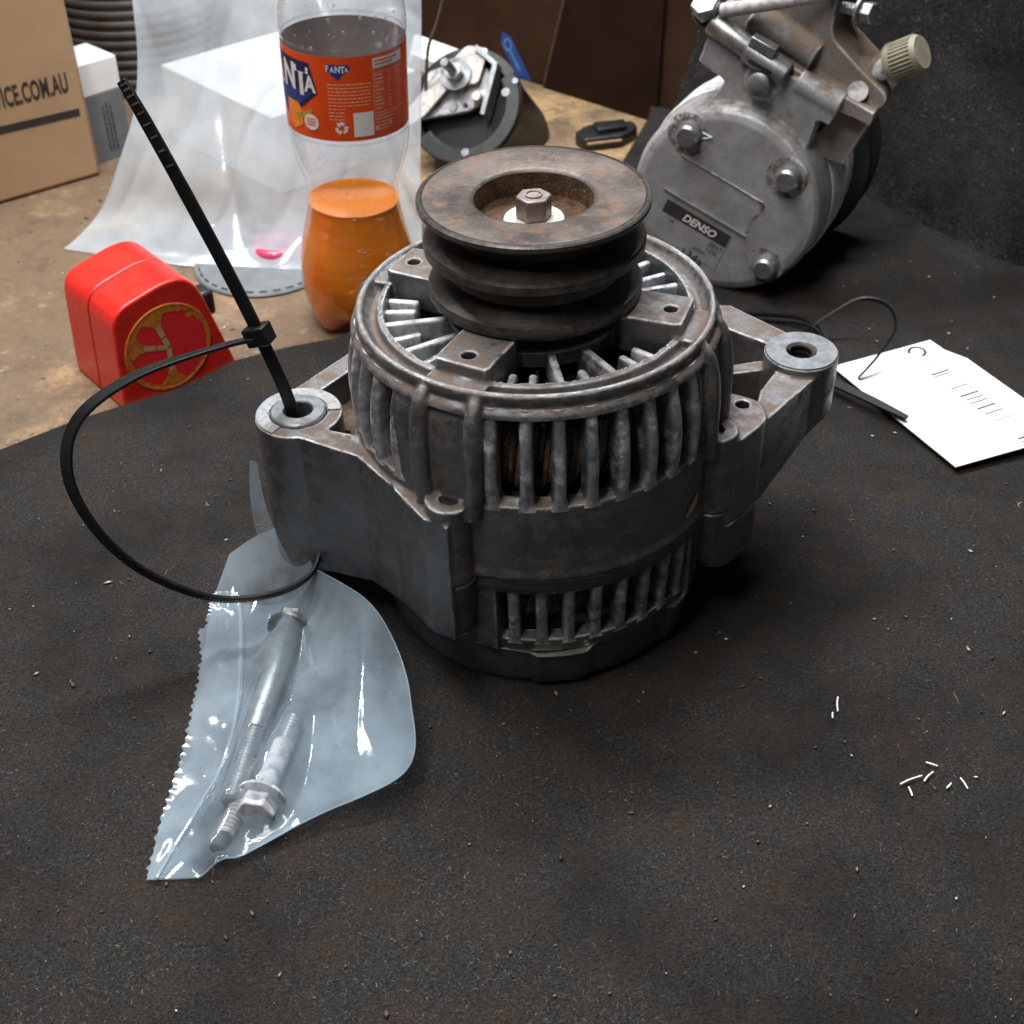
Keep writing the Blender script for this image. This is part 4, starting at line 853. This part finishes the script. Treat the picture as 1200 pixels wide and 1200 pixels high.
pb = empty('polythene_bag', (-17, 30, 0)); tag(pb, 'large milky clear polythene bag standing behind the soda bottle', 'plastic bag')
MB().grid(filmP, 140, 140).build('film', 'film', pb, smooth=80)
for u0 in (0, 1): MB().tube([filmP(u0, v) for v in np.linspace(0, 1, 60)], 0.035, 6).build('edge_weld', 'film', pb)
gd = MB().lathe([(0, 0), (4.0, 0), (4.05, 0.12), (3.95, 0.22), (0, 0.22)], 64).build('grey_disc', 'grey_rubber', None, (-15.6, 29.3, BZ+0.01)); tag(gd, 'flat grey rubber disc on the bench under the polythene bag', 'disc')
for k in range(14):
    a = R(-75+k*12); c = (3.75*math.sin(a), -3.75*math.cos(a), 0.225)
    mb = MB().box((-0.22, -0.05, 0), (0.22, 0.06, 0.05), Matrix.Translation(c) @ Matrix.Rotation(a, 4, 'Z')); mb.build('edge_notch', 'black_plastic', gd)
def torus(name, mat_, loc, R0, r0, lab_, cat, rot=(0, 0, 0), sq=1.0):
    mb = MB(); mb.lathe([(R0+r0*math.cos(a), sq*r0*math.sin(a)) for a in np.linspace(0, 2*math.pi, 17)[:-1]], 48, True); return tag(mb.build(name, mat_, None, loc, rot), lab_, cat)
torus('rubber_ring', 'pink', (-14.9, 30.4, BZ+0.62), 1.15, 0.36, 'pink rubber ring under the polythene on the grey disc', 'ring')
torus('clear_ring', 'clear_ring', (-16.3, 32.6, BZ+0.5), 0.8, 0.18, 'small clear plastic ring behind the pink one', 'ring')

# ------------------------------------------------------------------ dark board box behind
db = empty('dark_box', (-1.72-8, 61.23+6.9, BZ), (0, 0, math.atan2(-0.653, 0.757))); tag(db, 'dark brown box with blue tape at the back', 'box')
MB().box((0, 0, 0.03), (34, 16, 30)).build('carton', 'box_board', db, bevel=0.2)
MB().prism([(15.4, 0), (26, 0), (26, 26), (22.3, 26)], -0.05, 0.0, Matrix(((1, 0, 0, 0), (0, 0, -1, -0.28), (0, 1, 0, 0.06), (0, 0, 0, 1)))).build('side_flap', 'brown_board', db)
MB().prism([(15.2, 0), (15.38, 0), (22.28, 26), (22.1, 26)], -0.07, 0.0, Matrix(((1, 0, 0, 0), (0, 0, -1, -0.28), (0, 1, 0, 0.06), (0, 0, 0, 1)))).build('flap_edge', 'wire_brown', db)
def dbp(x_, z_): return (x_, -0.03, z_)
A0 = Vector((11.3, 2.7)); dr_ = Vector((2.1, -2.9)).normalized(); dn = Vector((-dr_.y, dr_.x))
tpz = [A0-dr_*0.7+dn*0.1, A0-dn*0.62-dr_*0.1, A0+dr_*2.7-dn*0.62, A0+dr_*3.7+dn*0.62, A0+dn*0.62]
MB().add([dbp(p.x, max(0.04, p.y)) for p in tpz], [tuple(range(5))]).build('blue_tape', 'blue_tape', db, smooth=0)
mb = MB(); mb.add([( (A0+dr_*0.35+Vector((math.cos(a)*r_, math.sin(a)*r_*1.15))).x, -0.05, (A0+dr_*0.35+Vector((math.cos(a)*r_, math.sin(a)*r_*1.15))).y) for r_ in (0.30, 0.42) for a in np.linspace(0, 6.283, 25)[:-1]], [(i, (i+1)%24, 24+(i+1)%24, 24+i) for i in range(24)])
flat2(mb, text_mesh('uaster', 0.72, bold=0.02), lambda x_, y_: ((A0+dr_*(0.85+x_*0.9)+dn*(y_-0.2)*0.9).x, -0.05, max(0.12, (A0+dr_*(0.85+x_*0.9)+dn*(y_-0.2)*0.9).y)))
mb.build('tape_print', 'light_blue', db, smooth=0)

# ------------------------------------------------------------------ starter motor behind the pulley
st = empty('starter_motor', (-3.9, 43.2, BZ)); tag(st, 'black starter motor with terminal bolt and strap behind the pulley', 'starter motor')
fn = Vector((-0.30, -0.72, 0.62)).normalized(); fx = Vector((0.9, -0.25, 0.0)); fx = (fx-fn*fx.dot(fn)).normalized(); fy = fn.cross(fx)
SM = Matrix(((fx.x, fy.x, fn.x, 0.0), (fx.y, fy.y, fn.y, 0), (fx.z, fy.z, fn.z, 4.4), (0, 0, 0, 1))) @ Matrix.Scale(1.12, 4)
def sm(mb): mb.v = [tuple(SM @ Vector(p)) for p in mb.v]; return mb
sm(MB().lathe([(0, -7.5), (2.9, -7.5), (3.2, -7.2), (3.3, -1.2), (3.5, -0.9), (3.5, -0.3), (2.9, -0.2), (2.8, -0.9), (0, -0.9)], 64)).build('body', 'nylon', st)
mb = MB(); mb.lathe([(2.55, -0.25), (3.45, -0.25), (3.5, -0.12), (3.4, 0.02), (2.65, 0.02), (2.5, -0.1)], 64, True, a0=R(-48), a1=R(128)); sm(mb).build('flange_rim', 'black_plastic', st)
sm(MB().prism(round_poly([(-2.9, -1.1), (0.5, -0.3), (1.5, 0.6), (1.3, 2.2), (-0.4, 2.8), (-2.8, 1.8)], 0.5, 5), -0.5, -0.1)).build('end_plate', 'alu_dark', st, bevel=0.08)
sm(MB().prism([(1.35, -0.6), (1.6, -0.65), (1.9, 2.4), (0.4, 3.4), (0.3, 3.1), (1.6, 2.3)], -0.6, 0.6)).build('bracket', 'zinc', st)
sm(MB().prism(round_poly([(-3.3, -1.8), (-2.2, -0.9), (-0.9, 1.0), (0.8, 1.2), (1.1, 3.3), (-0.3, 3.4), (-1.9, 1.5), (-3.4, -0.6)], 0.3, 4), 0.1, 0.35)).build('strap', 'washer', st, bevel=0.04)
mb = MB(); mb.lathe([(0, 0.3), (0.95, 0.3), (0.95, 0.48), (0, 0.48)], 32, mtx=Matrix.Translation((-0.6, 1.6, 0.1))); sm(mb).build('washer', 'zinc', st)
sm(MB().prism([(x-0.6, y+1.6) for x, y in ngon_hex(0.55)], 0.6, 1.15)).build('nut', 'machined', st, bevel=0.05)
mb = MB(); thread(mb, (-0.6, 1.6, 0.4), (-0.6, 1.6, 2.6), 0.28); sm(mb).build('stud', 'zinc', st)
mb = MB(); mb.turned([(0, 0), (0.33, 0), (0.33, 0.9), (0.26, 1.0), (0, 1.0)], (0.9, 0.4, -0.4), (0.9, 0.4, 0.6), 20); sm(mb).build('pin', 'washer', st)
for x_, y_, r_ in ((-0.7, -0.15, 0.30), (0.1, 0.0, 0.14), (2.5, 0.9, 0.28), (0.6, -2.8, 0.26), (2.95, 1.6, 0.2)):
    mb = MB(); mb.lathe([(0, 0), (r_, 0), (r_*0.9, 0.07), (0, 0.07)], 20, mtx=Matrix.Translation((x_, y_, -0.1 if r_ > 0.2 and x_ < 0.5 and y_ > -1 else (-0.09 if r_ < 0.2 else 0.0)))); sm(mb).build('rivet', 'dark_iron' if r_ < 0.2 else 'zinc', st)
ws = empty('white_cover', (-4.9, 49.5, BZ)); tag(ws, 'white plastic cover leaning behind the starter motor', 'cover')
WM = Matrix.Translation((0, 0, 4.7)) @ Matrix.Rotation(R(19.8), 4, 'Y')
MB().box((-3.0, -0.4, -1.1), (2.6, 3.5, 0.15), WM).build('panel', 'white_plastic', ws, bevel=0.2)
wr = empty('wire', (-6.2, 44, 6.4)); tag(wr, 'frayed brown wire sticking up by the starter motor', 'wire')
MB().tube(spline([(-0.3, 0.3, -3.5), (0.0, 0.2, 0.0), (0.6, 0.3, 1.6), (1.1, 0.5, 3.2), (1.35, 0.6, 4.1)], 6), 0.11, 8).build('strand', 'wire_brown', wr)
MB().tube(spline([(0.9, 0.45, 2.9), (1.3, 0.4, 3.4), (1.7, 0.5, 3.9), (1.6, 0.55, 4.4)], 6), 0.06, 8).build('strand', 'wire_brown', wr)
bk = empty('black_connector', (6.0, 47.6, BZ), (0, 0, R(22))); tag(bk, 'flat black plastic connector on the bench between pulley and compressor', 'connector')
MB().prism(round_poly([(-2.2, -1.0), (0.6, -1.3), (2.3, -0.3), (2.4, 0.9), (-0.8, 1.4), (-2.3, 0.5)], 0.3, 4), 0.02, 0.9).build('body', 'black_plastic', bk, bevel=0.12)
MB().prism([(-2.0, -1.12), (0.5, -1.4), (0.5, -1.3), (-2.0, -1.02)], 0.5, 0.62).build('seam', 'tan_print', bk)
MB().prism(round_poly([(-1.0, -0.6), (1.2, -0.7), (1.6, 0.5), (-0.8, 0.8)], 0.2, 4), 0.9, 1.3).build('lid', 'black_plastic', bk, bevel=0.1)

# ------------------------------------------------------------------ compressor
ROLL = R(20); YAW = R(-27); CR = 5.25
cp = empty('compressor', (10.55, 24.4, 5.05), (0, ROLL, YAW)); tag(cp, 'grey air-conditioning compressor lying on its side against the carpeted wall', 'compressor')
def AX(): return Matrix.Rotation(R(-90), 4, 'X')       # lathe axis z -> +y
def turnY(prof, n=96, loc=(0, 0, 0)):
    mb = MB(); mb.lathe(prof, n, mtx=Matrix.Translation(loc) @ AX()); return mb
FXZ = Matrix(((1, 0, 0, 0), (0, 0, 1, 0), (0, 1, 0, 0), (0, 0, 0, 1)))   # polygon in x,z extruded along y
def plateY(mb, poly, y0, y1): return mb.prism(poly, y0, y1, FXZ)
# rear head: one casting with its upper ears
mb = MB(); mb.lathe([(0, 0.0), (4.6, 0.0), (5.0, 0.12), (5.2, 0.5), (5.3, 2.6), (0, 2.6)], 128, mtx=AX())
plateY(mb, [(-3.2, 4.0), (2.6, 4.0), (2.2, 6.2), (2.9, 6.3), (2.9, 7.7), (-4.7, 7.3), (-4.6, 5.8), (-2.9, 5.6)], 0.9, 3.0)
mb.cyl((-1.15, 0.7, 6.6), (-1.15, 3.0, 6.6), 0.95, 1.0)
mb.cyl((0.4, 1.4, 7.3), (2.9, 1.4, 7.3), 0.65, 0.65)
for a_ in (140, 53, -25): mb.cyl((4.15*math.cos(R(a_)), -0.02, 4.15*math.sin(R(a_))), (4.15*math.cos(R(a_)), 1.0, 4.15*math.sin(R(a_))), 0.95, 0.98)
rhd = remesh(mb.build('rear_head', 'alu_pale', cp), 0.075, 4)
for a_ in (140, 53, -25):
    c = (4.15*math.cos(R(a_)), 0, 4.15*math.sin(R(a_)))
    bb = turnY([(0, -0.75), (0.48, -0.75), (0.60, -0.62), (0.68, 0.0), (0.74, 0.02), (0, 0.05)], 32, c).build('head_bolt', 'zinc', cp)
    MB().lathe([(0.70, -0.03), (1.05+0.12*math.sin(a_), -0.028), (1.06+0.12*math.sin(a_), 0.0), (0.7, 0.0)], 28, True, mtx=Matrix.Translation((c[0]-0.1, 0, c[2]-0.14)) @ AX()).build('rust_stain', 'rust_film', rhd)
# raised frame lines, plate and lettering on the face
fy_ = -0.03
def face_poly(name, pts, mat_, y=fy_, par=None): return MB().add([(x, y, z) for x, z in pts], [tuple(range(len(pts)))]).build(name, mat_, par or rhd, smooth=0)
MB().box((-3.1, -0.06, 1.27), (2.0, 0.02, 1.33)).build('cast_ledge', 'alu_dark', rhd)
MB().box((-3.2, -0.10, -0.95), (2.0, 0.02, -0.87)).build('cast_ledge', 'machined', rhd)
face_poly('rust_mark', [(1.75, 1.25), (2.15, 1.2), (2.2, 0.8), (1.95, 0.2), (2.1, -0.6), (1.9, -0.85), (1.75, -0.4), (1.85, 0.3), (2.0, 0.75)], 'rust_film')
lbp = face_poly('name_plate', [(-2.75, -1.35), (1.35, -1.35), (1.35, -3.7), (-2.75, -3.7)], 'grey_card', -0.02)
lbp.data.materials[0] = M['alu_pale']
face_poly('name_band', [(-2.75, -1.35), (1.30, -1.35), (1.30, -2.15), (-2.75, -2.15)], 'black_ink', -0.035)
mb = MB(); vf = text_mesh('DENSO', 0.62, bold=0.02, shear=0.25, sx=1.0)
flat2(mb, vf, lambda x_, y_: (-1.55+x_, -0.05, -2.0+y_)); mb.build('lettering', 'white_ink', cp, smooth=0)
mb = MB()
for txt, x_, y_, s_ in (('ZEXT', 0.35, -2.55, 0.36), ('1232', 0.35, -2.9, 0.36), ('JAPAN', -0.3, -3.2, 0.26), ('10', -2.2, -2.5, 0.28), ('134a', -0.9, -3.95, 0.75)):
    flat2(mb, text_mesh(txt, s_, shear=0.1), lambda a, b: (x_+a, -0.05, y_+b))
mb.build('plate_print', 'black_ink', cp, smooth=0)
vf = text_mesh('A', 1.0); mb = MB()
for a_, b_ in (((0, 0), (0.28, 0.85)), ((0.28, 0.85), (0.56, 0)), ((0.12, 0.3), (0.45, 0.3))):
    a_ = Vector(a_); b_ = Vector(b_); ang = R(-70); c_, s_ = math.cos(ang), math.sin(ang)
    tr_ = lambda p: (-2.95+p.x*c_-p.y*s_, -0.02, 3.0+p.x*s_+p.y*c_)
    mb.tube([tr_(a_), tr_(b_)], 0.055, 6)
mb.build('cast_letter', 'alu', rhd)
# barrel sections and drive pulley
turnY([(4.9, 2.6), (5.35, 2.62), (5.42, 3.0), (5.42, 5.2), (4.9, 5.22)], 128).build('barrel', 'alu_pale', cp)
turnY([(4.8, 5.2), (5.15, 5.2), (5.25, 6.2), (5.2, 7.2), (4.8, 7.25)], 128).build('front_head', 'alu_pale', cp)
turnY([(4.2, 7.2), (5.6, 7.4), (6.0, 7.6), (6.05, 7.9), (5.6, 8.1), (5.6, 9.6), (6.05, 9.8), (6.0, 10.1), (0, 10.2)], 128).build('drive_pulley', 'black_plastic', cp)
# dusty hose manifold on top
mb = MB()
plateY(mb, round_poly([(-5.0, 7.7), (3.0, 7.8), (4.3, 8.4), (4.4, 9.3), (2.2, 9.9), (0.4, 10.5), (-0.7, 13.5), (-4.5, 14.0), (-4.6, 10.0), (-5.4, 9.2)], 0.5, 5), 2.0, 5.4)
plateY(mb, [(-3.0, 7.5), (4.3, 7.9), (4.2, 8.6), (-3.0, 8.6)], 1.2, 5.4)
plateY(mb, [(1.2, 4.4), (4.1, 5.0), (4.2, 8.4), (2.6, 8.4), (2.2, 6.0)], 2.2, 5.2)
mb.cyl((-3.6, 2.0, 9.6), (0.2, 2.0, 9.3), 0.75, 0.7)
mb.cyl((2.2, 3.0, 8.8), (3.5, 2.9, 10.5), 0.85, 0.7)
mnf = remesh(mb.build('hose_manifold', 'dusty', cp), 0.08, 4)
def turn(prof, p0, p1, name, mat_, par=cp, n=32, bev=None):
    return MB().turned(prof, p0, p1, n).build(name, mat_, par, bevel=bev)
turn([(0, 0), (0.50, 0), (0.55, 0.1), (0.55, 2.4), (0, 2.4)], (-5.2, 0.9, 8.65), (-2.8, 0.9, 8.45), 'pipe_clip', 'zinc')
turn([(0, 0), (0.62, 0), (0.66, 0.15), (0.66, 2.3), (0.5, 2.4), (0.45, 1.8)], (-2.9, 0.8, 8.45), (-0.6, 0.8, 8.25), 'pipe_coupling', 'zinc')
MB().box((-2.9, 0.2, 8.8), (-1.5, 0.9, 9.35), Matrix.Rotation(R(0), 4, 'X')).build('clip_tongue', 'zinc', cp, bevel=0.06)
MB().box((-2.5, 0.08, 8.15), (-1.2, 0.2, 8.35)).build('clip_slot', 'black_plastic', cp)
q = Vector((-0.35, -0.6, 0.7)).to_track_quat('Z', 'Y').to_matrix().to_4x4(); q.translation = Vector((-5.6, 1.0, 9.0))
MB().prism(ngon_hex(0.75), 0, 0.75, q).build('union_nut', 'zinc', cp, bevel=0.08)
turn([(0, 0), (0.8, 0), (0.8, 0.7), (0, 0.7)], (-5.5, 1.6, 8.6), (-5.6, 1.0, 9.0), 'union_seat', 'dark_iron')
MB().tube(spline([(-4.9, 1.0, 9.4), (-3.8, 0.7, 10.3), (-2.4, 0.8, 11.3), (-1.0, 1.4, 12.2), (0.0, 2.4, 13.0)], 8), 0.36, 12).build('dusty_pipe', 'dusty', cp)
turn([(0, 0), (0.55, 0), (0.58, 0.1), (0.58, 0.9), (0.4, 1.0), (0, 1.0)], (-1.15, 0.8, 6.65), (-1.15, -0.2, 6.75), 'clamp_bolt', 'zinc')
turn([(0, 0), (0.42, 0), (0.5, 0.1), (0.5, 0.5), (0, 0.5)], (2.9, 2.1, 8.7), (2.9, 1.6, 9.0), 'slotted_screw', 'dusty')
pd = Vector((1.05, -0.25, 1.35)).normalized(); p0 = Vector((3.1, 2.8, 9.9))
turn([(0, 0), (0.95, 0), (1.0, 0.1), (1.0, 0.25), (0.92, 0.3), (0.92, 1.5), (0.8, 1.7), (0, 1.7)], p0+pd*0.8, p0+pd*2, 'port_cap', 'olive_cap')
mb = MB()
for k in range(30):
    a = 2*math.pi*k/30; mq = pd.to_track_quat('Z', 'Y').to_matrix(); mb.cyl(p0+pd*1.15+mq @ Vector((0.93*math.cos(a), 0.93*math.sin(a), 0)), p0+pd*2.25+mq @ Vector((0.93*math.cos(a), 0.93*math.sin(a), 0)), 0.055, 0.055, 6)
mb.build('cap_knurl', 'olive_cap', cp)
turn([(0, -0.6), (0.62, -0.6), (0.62, 0.8), (0, 0.8)], p0+pd*0.1, p0+pd*1, 'port_neck', 'dusty')
bd = Vector((0.9, -0.3, 0.35)).normalized(); p0 = Vector((-0.1, 3.0, 11.6))
mb = MB(); thread(mb, p0, p0+bd*1.6, 0.3); mb.build('stud', 'machined', cp)
turn([(0, 0), (0.75, 0), (0.75, 0.14), (0, 0.14)], p0+bd*1.25, p0+bd*3, 'stud_washer', 'zinc')
q = bd.to_track_quat('Z', 'Y').to_matrix().to_4x4(); q.translation = p0+bd*1.4; MB().prism(ngon_hex(0.55), 0, 0.6, q).build('stud_nut', 'zinc', cp, bevel=0.05)
MB().tube([(-0.5, 4.4, 11.2), (-0.2, 4.6, 13), (0.0, 4.8, 16)], 1.3, 24).build('black_hose', 'black_plastic', cp)
for o in cp.children:
    if o.name.split('.')[0] in ('hose_manifold', 'pipe_clip', 'pipe_coupling', 'clip_tongue', 'clip_slot', 'union_nut', 'union_seat', 'dusty_pipe', 'slotted_screw', 'port_cap', 'cap_knurl', 'port_neck', 'stud', 'stud_washer', 'stud_nut', 'black_hose'): o.location = Vector((0.35, 0, -0.75))*S

# ------------------------------------------------------------------ litter on the carpet
def grit(name, n, xr, yr, z, smin, smax, poly=None, invert=False):
    x = np.random.uniform(*xr, n); y = np.random.uniform(*yr, n)
    if poly is not None:
        k = inside(x, y, poly); k = ~k if invert else k; x, y = x[k], y[k]
    n = len(x); s = smin+(smax-smin)*np.random.rand(n)**4; th = np.random.rand(n)*np.pi*2
    base = np.array([(1, 0, 0), (0, 1, 0), (-1, 0, 0), (0, -1, 0), (0, 0, 0.8), (0, 0, -0.6)]); fac = np.array([(0,1,4),(1,2,4),(2,3,4),(3,0,4),(1,0,5),(2,1,5),(3,2,5),(0,3,5)])
    st_ = np.stack([1+1.6*np.random.rand(n), 0.6+0.5*np.random.rand(n), 0.35+0.4*np.random.rand(n)], 1)
    v = base[None]*(s[:, None, None]*st_[:, None, :])*(0.7+0.6*np.random.rand(n, 6, 1))
    c, sn = np.cos(th)[:, None], np.sin(th)[:, None]; v = np.stack([v[..., 0]*c-v[..., 1]*sn, v[..., 0]*sn+v[..., 1]*c, v[..., 2]], -1)
    v += np.stack([x, y, z+s*0.3], 1)[:, None, :]
    o = tri_cloud(name, v.reshape(-1, 3), (np.arange(n)[:, None, None]*6+fac[None]).reshape(-1, 3), 'grit'); o['kind'] = 'stuff'; return o
N2 = 80; hx = np.random.uniform(-18, 26, N2); hy = np.random.uniform(-19, 30, N2); kk = inside(hx, hy, edge)
V, F = fibres(np.stack([hx[kk], hy[kk], np.full(kk.sum(), 0.07)], 1), np.array([[1., 0, 0]]), np.array([[0, 1., 0]]), np.array([[0, 0, 1.]]), 0.42, 0.008, 0.05)
hl = tri_cloud('lint_hairs', V, F, 'grit', carpet); hl['kind'] = 'stuff'
g1 = grit('carpet_grit', 2200, (-26, 34), (-20, 44), 0.05, 0.015, 0.085, edge); g1['label'] = 'pale grit and crumbs scattered over the dark carpet'; g1['category'] = 'grit'
g2 = grit('bench_grit', 700, (-34, 12), (10, 58), BZ, 0.02, 0.13, edge, True); g2['label'] = 'dust and crumbs on the bare chipboard bench'; g2['category'] = 'grit'
sh = [((11.35, -7.2), 78, 0.75, 'white plastic shaving lying alone, upright streak right of the alternator'), ((11.05, -7.75), 80, 0.3, 'tiny white shaving just below the lone upright one'),
      ((13.2, -10.75), 24, 0.95, 'longest white shaving, leftmost of the scattered group'), ((13.05, -11.25), 95, 0.4, 'small crumb-like shaving under the longest one'), ((13.85, -10.6), 45, 0.62, 'white shaving second from left in the scattered group'),
      ((14.45, -11.0), 45, 0.32, 'short white shaving low in the middle of the scattered group'), ((14.1, -10.05), -25, 0.42, 'white shaving highest in the scattered group'), ((15.0, -10.9), -75, 0.5, 'white shaving rightmost of the scattered group')]
for (x, y), a_, l_, lb_ in sh:
    d = Vector((math.cos(R(a_)), math.sin(R(a_)), 0)); p = Vector((x, y, 0.13))
    o = MB().tube(rel(spline([p-d*l_/2, p+Vector((0, 0, 0.02))+d*random.uniform(-0.1, 0.1)*l_+Vector((-d.y, d.x, 0))*random.uniform(-0.05, 0.05)*l_, p+d*l_/2], 4), p), [0.022]+[0.034, 0.028, 0.036, 0.03, 0.034, 0.026, 0.034]+[0.018], 6).build('plastic_shaving', 'twig', None, (x, y, 0.13)); tag(o, lb_, 'shaving', 'white shavings on the carpet')
